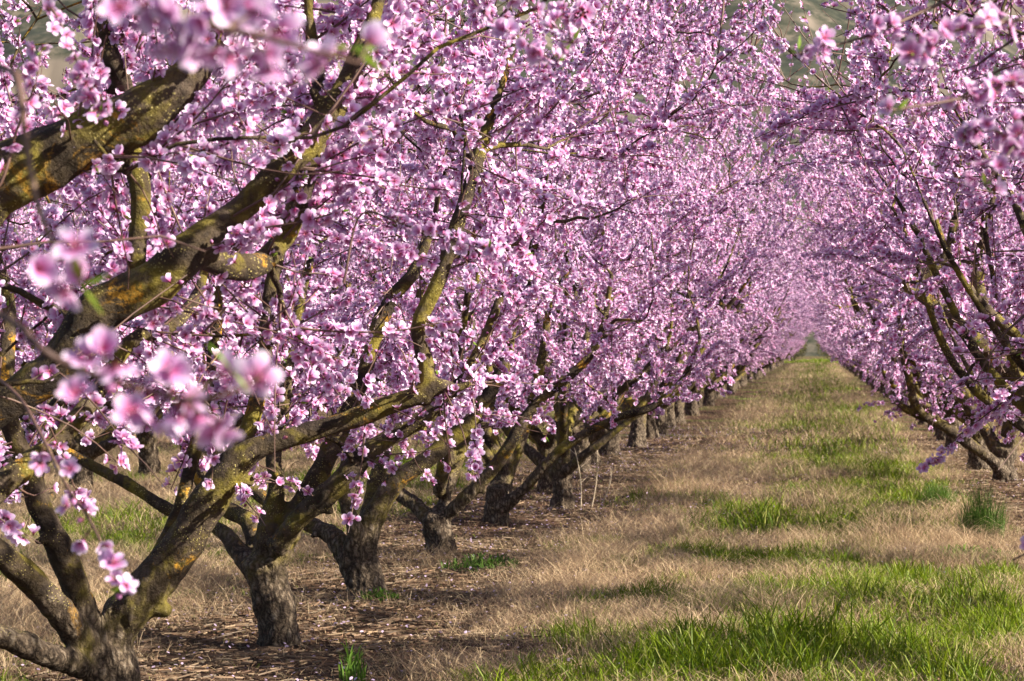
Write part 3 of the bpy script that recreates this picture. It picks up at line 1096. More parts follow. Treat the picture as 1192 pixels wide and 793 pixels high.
LAB = {
    'Z': "peach tree whose thick mossy limb with orange lichen reaches in at upper left",
    'A': "large peach tree at lower left corner, limbs fanning from a low dark fork",
    'B': "peach tree with stout fissured bole and round dark knot, just right of the corner tree",
    'C': "left-leaning peach tree with pale flaking bole, third trunk from the lower left corner",
    'D': "peach tree with Y-shaped bole, fourth trunk from the lower left corner",
    'E': "peach tree with long low limb stretched over dry grass, fifth trunk from lower left",
    'F': "slim peach tree with straight upright bole beside pale dead reed stems",
    'R0': "right row tree whose lichen-yellow limb bends back in a sharp elbow",
    'R1': "right row tree with dark limb slanting low over grass, bole at right edge",
}
for i, (key, val) in enumerate(traced.items()):
    bd, base, B = val
    rng = np.random.default_rng(100 + i)
    if key != 'Z':
        # two more limbs away from the walk, so the crown is round and not a fan
        pass
    add_stubs(B, rng, 12)
    near = {'Z': 6.0}.get(key, 0)
    spr = []
    if key == 'Z':
        for rows, fl in SPRAYS_Z:
            spr.append(px_spray(rows, fl, base))
    dens = 1.15 if bd < 16 else 1.0
    data = build_tree_data(B, rng, i + 1, origin=base, keep=make_keep(base, rng, near), sprays=spr, density=dens,
                           zmin=0.75 if key[0] == 'R' else 1.0, voxel=0.012 if bd < 19 else 0.014, zmax=4.3 if bd < 14 or key[0] == 'R' else 4.9,
                           shoots={'R0': 640, 'R1': 640, 'Z': 450, 'A': 440}.get(key, 480), n_attr=60, rx=(0.8, 3.0), whips=40)
    o = place_tree(data, base)
    o["label"] = LAB[key]
    o["category"] = "peach tree"
    o["group"] = "peach trees of the row right of the aisle" if key[0] == 'R' else "peach trees of the row left of the aisle"

# near trees outside the frame that still reach into it with blossom sprays
def near_tree(base_xy, seed, sprays, near, label, group, left=None, shoots=330, out=0.75, limb_far=None, zmin=1.0, ry=1.8):
    rng = np.random.default_rng(seed)
    base = np.array((base_xy[0], base_xy[1], 0.0))
    B = generic_skeleton(rng, 5, 0.74)
    ok = [B[0]]
    for b in B[1:]:                          # limbs are pruned back where they would hang across the walk
        x, y, d = proj(b.p + base)
        ins = (x > -60) & (x < 1252) & (y > -60) & (y < 850) & (d > 0.2) & (d < near)
        if limb_far is not None:
            ins = (x < 1205) & (y > limb_far)
        if ins.any():
            k = int(np.argmax(ins))
            if k < 5:
                continue
            b = Branch(b.p[:k], b.r[:k], b.g)
        ok.append(b)
    gs = sorted({b.g for b in ok})
    for b in ok:
        b.g = gs.index(b.g)
    data = build_tree_data(ok, rng, seed, keep=make_keep(base, rng, near, left=left, out=out), zmin=zmin, ry=ry, n_attr=60, sprays=[px_spray(a, b, base) for a, b in sprays], shoots=shoots, spray_r=0.005)
    # side branches crossing the near view are dropped with their limb trimming above
    o = place_tree(data, base)
    o["label"] = label
    o["category"] = "peach tree"
    o["group"] = group
    return o


GL, GR = "peach trees of the row left of the aisle", "peach trees of the row right of the aisle"
def with_d(pts, d):
    return [(x, y, d) for x, y in pts]


SPRAYS_Y = [
    ([(-420, -170, 3.0), (-160, -110, 2.5), (60, -40, 2.2), (140, 8, 2.1), (220, 26, 2.05), (300, 42, 2.0), (360, 58, 2.0), (418, 74, 2.0)],
     with_d([(145, 15), (165, 8), (178, 35), (195, 15), (215, 45), (240, 25), (255, 60), (275, 30), (295, 50), (312, 72), (330, 38), (300, 12), (232, 62), (262, 8), (396, 62), (378, 78), (412, 56)], 2.03)),
    ([(-500, 60, 2.8), (-120, 70, 2.3), (0, 78, 2.15), (22, 100, 2.1), (28, 150, 2.1), (42, 232, 2.1), (62, 282, 2.1), (96, 326, 2.1)],
     with_d([(48, 306), (90, 284), (95, 332)], 2.08)),
    ([(-500, 180, 2.9), (-200, 290, 2.4), (0, 366, 2.15), (40, 400, 2.1), (80, 426, 2.1), (130, 444, 2.05), (185, 458, 2.05), (235, 466, 2.0), (282, 452, 2.0)],
     with_d([(118, 424), (132, 408), (118, 455), (150, 468), (184, 448), (196, 432), (212, 470), (222, 482), (182, 482), (262, 488), (270, 432)], 2.03))]
_ra = [(1330, -30, 4.2), (1230, 12, 3.9), (1160, 28, 3.8), (1092, 40, 3.75), (1062, 62, 3.7)]
_rb = [(1330, 40, 4.2), (1230, 66, 3.9), (1172, 98, 3.8), (1112, 116, 3.75), (1040, 128, 3.7)]
_rc = [(1330, 60, 4.2), (1216, 100, 3.9), (1188, 158, 3.8), (1146, 216, 3.75)]
_rd = [(1340, 150, 4.6), (1240, 190, 4.2), (1192, 170, 4.1), (1150, 150, 4.0), (1120, 165, 4.0)]
_re = [(1330, -140, 5.0), (1180, -40, 4.8), (1060, 20, 4.7), (1000, 45, 4.65), (930, 62, 4.6)]
SPRAYS_R = [(_ra, along(_ra, .45, 1, 12)), (_rb, along(_rb, .4, .75, 8) + [(1045, 128, 3.7)]), (_rc, along(_rc, .35, 1, 11)), (_rd, along(_rd, .35, 1, 9)),
            (_re, along(_re, .55, .72, 7) + along(_re, .88, 1, 6))]
near_tree((L_X - 0.1, row_px(-2)[1] + 0.3), 41, SPRAYS_Y, 7.0, "peach tree whose big blurred blossom sprays hang closest to the viewer at left", GL)
sprR = [px_path(r) for r in (
    [(1330, -30, 4.2), (1230, 12, 3.9), (1160, 28, 3.8), (1092, 40, 3.75), (1062, 62, 3.7)],
    [(1330, 40, 4.2), (1230, 66, 3.9), (1172, 98, 3.8), (1112, 116, 3.75), (1040, 128, 3.7)],
    [(1330, 60, 4.2), (1216, 100, 3.9), (1188, 158, 3.8), (1146, 216, 3.75)],
    [(1340, 150, 4.6), (1240, 190, 4.2), (1192, 170, 4.1), (1150, 150, 4.0), (1120, 165, 4.0)])]
near_tree((R_X, 4.9), 42, SPRAYS_R, 7.0, "peach tree whose shaded blossom sprays hang in at the upper right corner", GR, out=0.15, ry=0.6)  # crown shaped narrow along the row to let sun gaps through
for k, d in enumerate((RD[7], RD[6], RD[5], RD[4])):
    p = unproj(rrow(d), 402 + F * H / d, d)
    near_tree((p[0], p[1]), 50 + k, [], 9.5, "right row peach tree at the frame edge, blossoming branches reaching in above the aisle", GR, left=None, shoots=520, out=0.15, ry=0.6)  # narrow crown shapes are set to stripe the aisle with sun and shade

for k, d in enumerate((RD[2], RD[1])):
    p = unproj(rrow(d), 402 + F * H / d, d)
    near_tree((p[0] + (0.15 if k == 0 else 0.32), p[1]), 60 + k, [], 0.0, "right row peach tree standing %s the slanting dark limb" % ("two places before" if k == 0 else "just before"), GR,
              shoots=820, out=0.5, limb_far=240, zmin=0.85)

# ---- generic trees, copied down the rows
GENERIC = []
for s in range(4):
    rng = np.random.default_rng(200 + s)
    data = build_tree_data(generic_skeleton(rng, 5 if s % 2 else 4), rng, 20 + s, shoots=450, n_attr=58, zmin=0.85, zmax=4.6, rx=(0.9, 2.95), whips=45, density=1.0, voxel=0.016)
    GENERIC.append(data)
FIRST = {}
ROOTS = []
rr = random.Random(9)
ORD = ["", "first", "second", "third", "fourth", "fifth", "sixth", "seventh", "eighth", "ninth", "tenth", "eleventh", "twelfth", "thirteenth", "fourteenth", "fifteenth", "sixteenth"]


def put(x, y, label, group, sc=None):
    s = rr.randrange(4)
    rz = rr.choice((0, math.pi)) + rr.uniform(-0.3, 0.3)
    sc = sc or rr.uniform(0.94, 1.08)
    if s not in FIRST:
        o = FIRST[s] = place_tree(GENERIC[s], (x, y, 0), rz, sc)
    else:
        o = copy_tree(FIRST[s], (x, y, 0), rz, sc)
    o["label"] = label
    o["category"] = "peach tree"
    o["group"] = group
    return o


def row(x, y0, y1, far_label, group, near_labels=()):
    y = y0
    k = 0
    while y < y1:
        lab = near_labels[k] if k < len(near_labels) else far_label
        put(x + rr.uniform(-0.12, 0.12), y + rr.uniform(-0.25, 0.25), lab, group)
        y += PITCH_TREE
        k += 1


yF = traced['F'][1][1]
row(L_X, yF + 2.7, 208, "distant peach tree far down the left row, its trunk merged among the others", GL,
    ["%s peach tree along the left row, standing %s beyond the slim straight bole" % (a, b) for a, b in (("next", "first"), ("another", "second"), ("shaded", "third"), ("lower", "fourth"), ("small", "fifth"), ("pale", "sixth"))])
yR = traced['R1'][1][1]
row(R_X, yR + 2.8, 208, "distant peach tree far down the right row, its trunk hidden by blossom", GR,
    ["right row peach tree standing %s behind the tree with the slanting limb" % a for a in ("first", "second", "third", "fourth")])
row(L_X - ROW_GAP, 22.0, 95, "blossoming peach tree of the second row, glimpsed under the limbs of the left row", "peach trees of the second row to the left")
row(L_X - 2 * ROW_GAP, 36.0, 100, "blossoming peach tree of the third row, a pink haze behind the second row at left", "peach trees of the third row to the left")
row(R_X + ROW_GAP, 60.0, 110, "blossoming peach tree of the row behind the right row, seen through its branches", "peach trees of the second row to the right")

# ------------------------------------------------------------------ ground
def gz(x, y):
    return 0.05 * (vnoise(x, y, 0.7, 3) - 0.5) + 0.03 * (vnoise(x, y, 2.1, 4) - 0.5) - 0.01


def ground_mesh():
    xs = np.concatenate((np.linspace(-900, -40, 12)[:-1], np.arange(-40, -9, 1.0), np.arange(-9, 5, 0.2), np.arange(5, 40, 1.0), np.linspace(40, 900, 12)))
    ys = np.concatenate((np.linspace(-60, 5, 8)[:-1], np.arange(5, 40, 0.2), np.arange(40, 120, 0.8), np.arange(120, 300, 4.0), np.linspace(300, 1500, 24)))
    X, Y = np.meshgrid(xs, ys)
    Z = gz(X, Y)
    v = np.stack((X.ravel(), Y.ravel(), Z.ravel()), -1)
    nx, ny = len(xs), len(ys)
    i = (np.arange(ny - 1)[:, None] * nx + np.arange(nx - 1)[None]).ravel()
    q = np.stack((i, i + 1, i + nx + 1, i + nx), -1)
    m, nt, N, L = new_mat("orchard_soil")
    out = N.new("ShaderNodeOutputMaterial")
    b = N.new("ShaderNodeBsdfPrincipled")
    L.new(b.outputs[0], out.inputs[0])
    tc = N.new("ShaderNodeTexCoord")
    co = tc.outputs["Object"]
    n1 = tex(N, L, co, 1.3, 6, 0.65)
    r1 = ramp(N, [(0.32, (0.058, 0.035, 0.026)), (0.5, (0.112, 0.068, 0.048)), (0.68, (0.19, 0.125, 0.085))])
    L.new(n1.outputs["Fac"], r1.inputs[0])
    n2 = tex(N, L, co, 22.0, 8, 0.75)
    r2 = ramp(N, [(0.35, (0.45, 0.42, 0.4)), (0.6, (1.15, 1.1, 1.05))])
    L.new(n2.outputs["Fac"], r2.inputs[0])
    c = mixc(N, L, 1.0, r1.outputs[0], r2.outputs[0], 'MULTIPLY')
    n3 = tex(N, L, co, 0.45, 5, 0.6)
    r3 = ramp(N, [(0.50, (0, 0, 0)), (0.62, (1, 1, 1))])
    L.new(n3.outputs["Fac"], r3.inputs[0])
    sep = N.new("ShaderNodeSeparateXYZ")
    L.new(co, sep.inputs[0])
    far = N.new("ShaderNodeMapRange")
    far.inputs[1].default_value = 25
    far.inputs[2].default_value = 70
    L.new(sep.outputs[1], far.inputs[0])
    mul = N.new("ShaderNodeMath")
    mul.operation = 'MULTIPLY'
    L.new(r3.outputs[0], mul.inputs[0])
    L.new(far.outputs[0], mul.inputs[1])
    c = mixc(N, L, mul.outputs[0], c, (0.13, 0.18, 0.035))
    L.new(c, b.inputs["Base Color"])
    b.inputs["Roughness"].default_value = 0.95
    b.inputs["Specular IOR Level"].default_value = 0.1
    bp = N.new("ShaderNodeBump")
    bp.inputs["Strength"].default_value = 1.0
    bp.inputs["Distance"].default_value = 0.04
    L.new(n2.outputs["Fac"], bp.inputs["Height"])
    L.new(bp.outputs[0], b.inputs["Normal"])
    o = link_obj("ground", mesh_from("ground", v, [q], [m]))
    o["kind"] = "structure"
    return o


ground_mesh()


def blades(rng, x, y, h, w, lean, cols, curl=0.4):
    """4-triangle bent blades"""
    n = len(x)
    a = rng.uniform(0, 2 * math.pi, n)
    b = rng.uniform(0, 2 * math.pi, n)
    base = np.stack((x, y, gz(x, y) - 0.01), -1)
    ld = np.stack((np.cos(a), np.sin(a), np.zeros(n)), -1)
    wd = np.stack((np.cos(b), np.sin(b), np.zeros(n)), -1)
    up = np.array((0, 0, 1.0))
    hh, ww, ll = h[:, None], w[:, None], lean[:, None]
    m1 = base + up * hh * 0.5 + ld * ll * hh * 0.28
    m2 = base + up * hh * 0.86 + ld * ll * hh * 0.75
    tip = base + up * hh * (1.0 - curl * 0.35 * np.minimum(ll, 1.5)) + ld * ll * hh * 1.25
    V = np.stack((base - wd * ww * .5, base + wd * ww * .5, m1 - wd * ww * .5, m1 + wd * ww * .5, m2 - wd * ww * .33, m2 + wd * ww * .33, tip), 1)
    T = np.array(((0, 1, 3), (0, 3, 2), (2, 3, 5), (2, 5, 4), (4, 5, 6)))
    t = T[None] + (np.arange(n) * 7)[:, None, None]
    return V.reshape(-1, 3), t.reshape(-1, 3), np.repeat(cols[:, None, :], 7, 1).reshape(-1, 3)


def green_field(x, y):
    """0..1 how green the sward is"""
    g = 0.36 * vnoise(x, y, 0.7, 11) + 0.40 * vnoise(x, y, 1.9, 12) + 0.26 * vnoise(x, y, 5.0, 13)
    mid = np.exp(-((x - 0.2) / 1.35) ** 2)
    mid2 = np.exp(-((x - (L_X - ROW_GAP / 2)) / 1.2) ** 2)
    g = g + 0.265 * mid + 0.20 * mid2 - 0.04 + 0.6 * np.exp(-((y - 216) / 15) ** 2)
    for px, py, sx, sy, amp in ((700, 735, 0.42, 1.5, .55), (840, 770, 0.6, 1.0, .45), (1080, 775, 0.5, 1.2, .55), (950, 760, .6, .9, .3), (660, 800, .6, 1., .3), (985, 690, .8, 1.5, .22), (560, 655, .25, .6, .3), (1145, 620, .25, 1.0, .2), (955, 520, .45, 5, .2)):
        p, d = ground_at(px, py)
        g = g + amp * 0.36 * np.exp(-((x - p[0]) / sx) ** 2 - ((y - p[1]) / sy) ** 2)
    strip = np.exp(-((x - L_X) / 0.85) ** 4) + np.exp(-((x - R_X) / 0.55) ** 4)
    return g - 0.34 * strip


def scatter(rng, d0, d1, xl, xr, per_m2):
    n = int((d1 - d0) * (xr - xl) * per_m2)
    y = rng.uniform(d0, d1, n)
    x = rng.uniform(xl, xr, n)
    px, py, d = proj(np.stack((x, y, np.zeros(n)), -1))
    k = (px > -60) & (px < 1252) & (py < 850)
    return x[k], y[k]


rng = np.random.default_rng(77)
bands = [(10.2, 19, -6.2, 2.6, 3300, 1.0), (19, 34, -11, 3.6, 1250, 1.35), (34, 70, -13, 3.2, 200, 2.2), (70, 150, -4, 2.6, 60, 4.0), (150, 236, -3.2, 2.4, 30, 6.0)]
DV, GV = [], []
for d0, d1, xl, xr, per, k in bands:
    # dry grass
    x, y = scatter(rng, d0, d1, xl, xr, per)
    g = green_field(x, y)
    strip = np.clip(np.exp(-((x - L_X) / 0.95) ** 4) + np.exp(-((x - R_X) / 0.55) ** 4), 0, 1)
    fl = vnoise(x, y, 0.8, 21) * 0.6 + vnoise(x, y, 2.6, 22) * 0.4
    pr = np.clip(1.1 - 0.6 * np.clip((g - 0.5) * 3, 0, 1), 0.1, 1) * (1 - 0.80 * strip) * np.clip(0.35 + 1.3 * fl, 0, 1)
    s = rng.random(len(x)) < pr
    x, y, fl, strip = x[s], y[s], fl[s], strip[s]
    n = len(x)
    fh = vnoise(x, y, 4.5, 23)
    h = (0.025 + 0.22 * fl ** 1.5 * (0.35 + fh)) * rng.uniform(0.3, 1.5, n) * (1 - 0.4 * strip) * min(k, 1.6) ** 0.5
    w = rng.uniform(0.0012, 0.0029, n) * k
    u = rng.random((n, 1))
    pal = np.array(((0.56, 0.43, 0.28), (0.66, 0.53, 0.37), (0.36, 0.25, 0.18), (0.46, 0.34, 0.235)))
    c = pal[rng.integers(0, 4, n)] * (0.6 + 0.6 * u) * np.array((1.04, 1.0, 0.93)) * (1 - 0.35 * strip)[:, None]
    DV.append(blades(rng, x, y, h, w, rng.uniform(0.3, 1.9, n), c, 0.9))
    # green
    x, y = scatter(rng, d0, d1, xl, xr, per * 1.0)
    g = green_field(x, y)
    s = rng.random(len(x)) < 0.9 * np.clip((g - 0.395) * 3.2, 0.045, 0.85) * np.clip(0.15 + 1.5 * vnoise(x, y, 8.0, 35), 0, 1)
    x, y, g = x[s], y[s], g[s]
    n = len(x)
    tall = np.clip((g - 0.5) * 1.6, 0, 1) * np.clip(vnoise(x, y, 3.2, 31) * 1.7, 0.2, 1.3)
    h = (0.028 + 0.15 * tall) * rng.uniform(0.35, 1.6, n) * min(k, 1.6) ** 0.5
    w = rng.uniform(0.0022, 0.0056, n) * (0.8 + 0.7 * tall) * k
    u = rng.random((n, 1))
    c = np.array((0.060, 0.125, 0.005)) * (1 - u) + np.array((0.215, 0.280, 0.012)) * u
    yl = (rng.random(n) < 0.12)[:, None]
    c = np.where(yl, np.array((0.34, 0.34, 0.10)), c)
    GV.append(blades(rng, x, y, h, w, rng.uniform(0.15, 1.0, n), c, 0.5))


def join_mesh(name, parts, mat):
    n = 0
    V, T, C = [], [], []
    for v, t, c in parts:
        V.append(v); T.append(t + n); C.append(c)
        n += len(v)
    return mesh_from(name, np.vstack(V), [np.vstack(T)], [mat], None, np.vstack(C), smooth=False)


o = link_obj("dry_grass", join_mesh("dry_grass", DV, MAT_DRY))
o["kind"] = "stuff"; o["label"] = "pale straw-coloured dry grass along the aisle"; o["category"] = "dry grass"
o = link_obj("green_grass", join_mesh("green_grass", GV, MAT_GREEN))
o["kind"] = "stuff"; o["label"] = "fresh green grass tufts along the middle of the aisle"; o["category"] = "grass"

# litter of dead stems and twigs under the rows
LV = []
for d0, d1, xl, xr, per, k in ((10.2, 19, -6.0, 2.6, 900, 0.7), (19, 40, -8, 3.4, 260, 1.2)):
    x, y = scatter(rng, d0, d1, xl, xr, per)
    strip = np.clip(np.exp(-((x - L_X) / 1.1) ** 4) + np.exp(-((x - R_X) / 0.6) ** 4), 0, 1)
    s = rng.random(len(x)) < 0.15 + 0.85 * strip
    x, y = x[s], y[s]
    n = len(x)
    ln = 0.02 + 0.13 * rng.random(n) ** 2.2
    a = rng.uniform(0, math.pi * 2, n)
    d = np.stack((np.cos(a), np.sin(a), rng.normal(0, 0.08, n)), -1)
    base = np.stack((x, y, gz(x, y) + rng.uniform(0.004, 0.02, n)), -1)
    wv = np.stack((-np.sin(a), np.cos(a), np.zeros(n)), -1) * (rng.uniform(0.0015, 0.004, n) * k)[:, None]
    up = np.array((0, 0, 0.003))
    e = base + d * ln[:, None]
    V = np.stack((base - wv, base + wv, base + up * 2, e - wv * .6, e + wv * .6, e + up * 2), 1)
    T = np.array(((0, 2, 5), (0, 5, 3), (2, 1, 4), (2, 4, 5)))
    t = T[None] + (np.arange(n) * 6)[:, None, None]
    pal = np.array(((0.33, 0.21, 0.135), (0.20, 0.118, 0.075), (0.10, 0.060, 0.042), (0.27, 0.17, 0.11), (0.15, 0.088, 0.060), (0.38, 0.27, 0.175)))
    c = pal[rng.integers(0, 6, n)] * rng.uniform(0.45, 0.9, (n, 1))
    LV.append((V.reshape(-1, 3), t.reshape(-1, 3), np.repeat(c[:, None], 6, 1).reshape(-1, 3)))
o = link_obj("leaf_litter", join_mesh("leaf_litter", LV, MAT_DRY))
o["kind"] = "stuff"; o["label"] = "brown litter of dead stems under the trees"; o["category"] = "litter"

# ------------------------------------------------------------------ hill behind
def hill_z(X, Y):
    t = np.clip((Y - 340) / 900, 0, 1)
    base = 235 * t ** 0.9
    n = np.zeros_like(X)
    for s, a in ((0.006, 60), (0.016, 24), (0.045, 9), (0.11, 3.5), (0.3, 1.6)):
        n += a * (vnoise(X, Y, s, int(s * 1000)) - 0.5)
    Z = base + n * np.clip(t * 3, 0, 1)
    st = 17.0                                # weathered rock ledges
    f = Z / st
    fr = f - np.floor(f)
    Zl = (np.floor(f) + np.clip((fr - 0.62) / 0.38, 0, 1)) * st
    w = 0.55 * (vnoise(X, Y, 0.012, 5) > 0.45) + 0.1
    Z = np.where(t > 0.04, Z * (1 - w) + Zl * w, Z) - 0.6
    return Z


def hill():
    xs = np.linspace(-700, 400, 620)
    ys = np.linspace(330, 1500, 420)
    X, Y = np.meshgrid(xs, ys)
    Z = hill_z(X, Y)
    v = np.stack((X.ravel(), Y.ravel(), Z.ravel()), -1)
    nx, ny = len(xs), len(ys)
    i = (np.arange(ny - 1)[:, None] * nx + np.arange(nx - 1)[None]).ravel()
    q = np.stack((i, i + 1, i + nx + 1, i + nx), -1)
    m, nt, N, L = new_mat("scrub_hill")
    out = N.new("ShaderNodeOutputMaterial")
    b = N.new("ShaderNodeBsdfPrincipled")
    L.new(b.outputs[0], out.inputs[0])
    tc = N.new("ShaderNodeTexCoord")
    geo = N.new("ShaderNodeNewGeometry")
    sep = N.new("ShaderNodeSeparateXYZ")
    L.new(geo.outputs["Normal"], sep.inputs[0])
    n1 = tex(N, L, tc.outputs["Object"], 0.11, 9, 0.78)
    r1 = ramp(N, [(0.43, (0.008, 0.012, 0.005)), (0.49, (0.022, 0.026, 0.013)), (0.54, (0.050, 0.045, 0.030)), (0.62, (0.115, 0.095, 0.072))])
    L.new(n1.outputs["Fac"], r1.inputs[0])
    rs = ramp(N, [(0.72, (1, 1, 1)), (0.84, (0, 0, 0))])
    L.new(sep.outputs[2], rs.inputs[0])
    c = mixc(N, L, rs.outputs[0], r1.outputs[0], (0.13, 0.105, 0.085))
    L.new(c, b.inputs["Base Color"])
    b.inputs["Roughness"].default_value = 0.95
    o = link_obj("hill", mesh_from("hill", v, [q], [m], smooth=True))
    o["kind"] = "structure"


hill()

# ------------------------------------------------------------------ small plants and debris
def simple_mat(name, c0, c1, scale, rough=0.7):
    m, nt, N, L = new_mat(name)
    out = N.new("ShaderNodeOutputMaterial")
    b = N.new("ShaderNodeBsdfPrincipled")
    L.new(b.outputs[0], out.inputs[0])
    tc = N.new("ShaderNodeTexCoord")
    n = tex(N, L, tc.outputs["Object"], scale, 4, 0.6)
    r = ramp(N, [(0.35, c0), (0.65, c1)])
    L.new(n.outputs["Fac"], r.inputs[0])
    L.new(r.outputs[0], b.inputs["Base Color"])
    b.inputs["Roughness"].default_value = rough
    return m


MAT_TWIG = simple_mat("dead_twig", (0.10, 0.070, 0.052), (0.27, 0.205, 0.155), 30)
MAT_REED = simple_mat("dead_stem", (0.38, 0.30, 0.21), (0.55, 0.46, 0.34), 12)

# fallen petals
n = 6500
y = rng.uniform(10.3, 45, n) ** 1.0
x = np.where(rng.random(n) < 0.72, L_X + rng.normal(0, 1.2, n), rng.uniform(-4.5, 2.6, n))
d = rng.normal(size=(n, 3)) * 0.35 + np.array((0, 0, 1.0))
R = frames(d, rng)
tv = np.array(((-0.2, 0, 0), (0.35, 0.42, 0.12), (0.35, -0.42, 0.12), (1.0, 0.25, 0.1), (1.0, -0.25, 0.1)))
tt = np.array(((0, 2, 1), (1, 2, 4), (1, 4, 3)))
pv = np.einsum('nij,mj->nmi', R, tv) * rng.uniform(0.012, 0.019, n)[:, None, None] + np.stack((x, y, gz(x, y) + rng.uniform(0.01, 0.05, n)), -1)[:, None]
pt_ = tt[None] + (np.arange(n) * 5)[:, None, None]
pc = np.repeat((MID * 0.55 + TIP * 0.4)[None] * rng.uniform(0.75, 1.0, (n, 1)), 5, 0)
o = link_obj("fallen_petals", mesh_from("fallen_petals", pv.reshape(-1, 3), [pt_.reshape(-1, 3)], [MAT_PETAL], None, pc))
o["kind"] = "stuff"; o["label"] = "pink petals fallen on the litter"; o["category"] = "petals"

# pruned twigs on the ground
TW = [(345, 660, 70, 8), (400, 700, 40, -5), (430, 665, 60, 4), (250, 700, 50, 6), (230, 745, 60, -8), (520, 690, 70, 6), (560, 660, 40, -4), (470, 720, 45, 9),
      (385, 760, 70, -6), (600, 650, 50, 3), (545, 735, 60, -6), (300, 775, 55, 5), (640, 625, 50, 5), (700, 570, 40, -2), (1160, 690, 40, 4), (1175, 655, 36, -3)]
for k, (px, py, ln, sl) in enumerate(TW):
    p, d = ground_at(px, py)
    q, _ = ground_at(px + ln, py + sl)
    L_ = np.linalg.norm(q - p)
    t = np.linspace(0, 1, 9)[:, None]
    P = t * (q - p) + np.cumsum(rng.normal(size=(9, 3)) * 0.012, 0) * (1, 1, 0.25)
    P[:, 2] = np.abs(P[:, 2]) + 0.012
    bag = Bag()
    r0 = rng.uniform(0.004, 0.008)
    bag.add(*tube(P, np.linspace(r0, r0 * 0.4, 9), 6))
    for _ in range(2):
        j = rng.integers(2, 7)
        dv = unit((q - p) / L_ + rng.normal(size=3) * np.array((0.7, 0.7, 0.2)))
        S_ = P[j] + dv * np.linspace(0, L_ * 0.35, 5)[:, None]
        S_[:, 2] = np.abs(S_[:, 2]) + 0.004
        bag.add(*tube(S_, np.linspace(r0 * 0.6, r0 * 0.25, 5), 5))
    v, qd, tr = bag.get()
    o = link_obj("fallen_twig", mesh_from("fallen_twig", v, [qd, tr], [MAT_TWIG]))
    o.location = (p[0], p[1], float(gz(p[0], p[1])))
    right = px > 1000
    o["label"] = "thin dry twig lying on the bare soil at lower right" if right else "thin pruned twig lying on brown litter below the left row"
    o["category"] = "twig"
    o["group"] = "twigs on the soil at lower right" if right else "pruned twigs below the left row"

# dead reed stems beside the slim straight bole
for (bx, by, tx, ty, lab) in ((688, 592, 694, 512, "tall pale dead stem standing right of the slim straight bole"), (676, 594, 668, 520, "leaning pale dead stem close against the slim straight bole"),
                              (700, 585, 712, 540, "short pale dead stem by the dry grass, right of the slim bole")):
    p, d = ground_at(bx, by)
    q = unproj(tx, ty, d)
    t = np.linspace(0, 1, 10)[:, None]
    P = (q - p) * t + np.array((0.03, 0, 0)) * np.sin(t * 3)
    bag = Bag()
    bag.add(*tube(P, np.linspace(0.006, 0.003, 10), 6))
    for j in (4, 6, 8):
        dv = unit(np.array((rng.normal(), rng.normal(), 1.2)))
        bag.add(*tube(P[j] + dv * np.linspace(0, 0.12, 4)[:, None], np.linspace(0.003, 0.0015, 4), 5))
    v, qd, tr = bag.get()
    o = link_obj("dead_stem", mesh_from("dead_stem", v, [qd, tr], [MAT_REED]))
    o.location = (p[0], p[1], float(gz(p[0], p[1])))
    o["label"] = lab
    o["category"] = "dead stem"


def tuft(name, px, py, n, h, spread, w, c0, c1, label, cat, lean=0.5):
    p, d = ground_at(px, py)
    x = np.clip(rng.normal(0, spread, n), -1.5 * spread, 1.5 * spread)
    y = np.clip(rng.normal(0, spread, n), -1.5 * spread, 1.5 * spread)
    u = rng.random((n, 1))
    hh = h * rng.uniform(0.4, 1.1, n) * np.exp(-(x * x + y * y) / (5 * spread ** 2))
    v, t, c = blades(rng, x + p[0], y + p[1], hh, np.full(n, w), rng.uniform(0.05, lean, n), np.array(c0) * (1 - u) + np.array(c1) * u, 0.3)
    g0 = float(gz(p[0], p[1]))
    o = link_obj(name, mesh_from(name, v - np.array((p[0], p[1], g0)), [t], [MAT_GREEN], None, c, smooth=False))
    o.location = (p[0], p[1], g0)
    o["label"] = label
    o["category"] = cat


tuft("feathery_weed", 1143, 632, 900, 0.50, 0.10, 0.003, (0.05, 0.115, 0.018), (0.115, 0.20, 0.035), "tall feathery blue-green weed at the right edge of the aisle", "weed", 0.4)
tuft("feathery_weed", 1090, 588, 800, 0.26, 0.11, 0.004, (0.055, 0.12, 0.016), (0.12, 0.20, 0.03), "low feathery green weed clump under the slanting dark limb", "weed", 0.5)
tuft("leafy_weed", 1130, 650, 260, 0.12, 0.20, 0.016, (0.09, 0.18, 0.02), (0.16, 0.28, 0.03), "low bright leafy weed in front of the tall feathery weed", "weed", 1.4)
tuft("leafy_weed", 560, 662, 300, 0.13, 0.16, 0.012, (0.05, 0.12, 0.02), (0.11, 0.2, 0.03), "small dark green weed clump on litter beside the Y-shaped bole", "weed", 1.2)
tuft("leafy_weed", 440, 700, 240, 0.10, 0.075, 0.012, (0.06, 0.13, 0.02), (0.13, 0.22, 0.03), "sparse green weed at the foot of the pale leaning trunk", "weed", 1.2)
tuft("grass_tuft", 410, 792, 60, 0.22, 0.035, 0.008, (0.07, 0.15, 0.02), (0.14, 0.25, 0.03), "lone upright green grass tuft on brown litter at bottom centre-left", "grass tuft", 0.5)

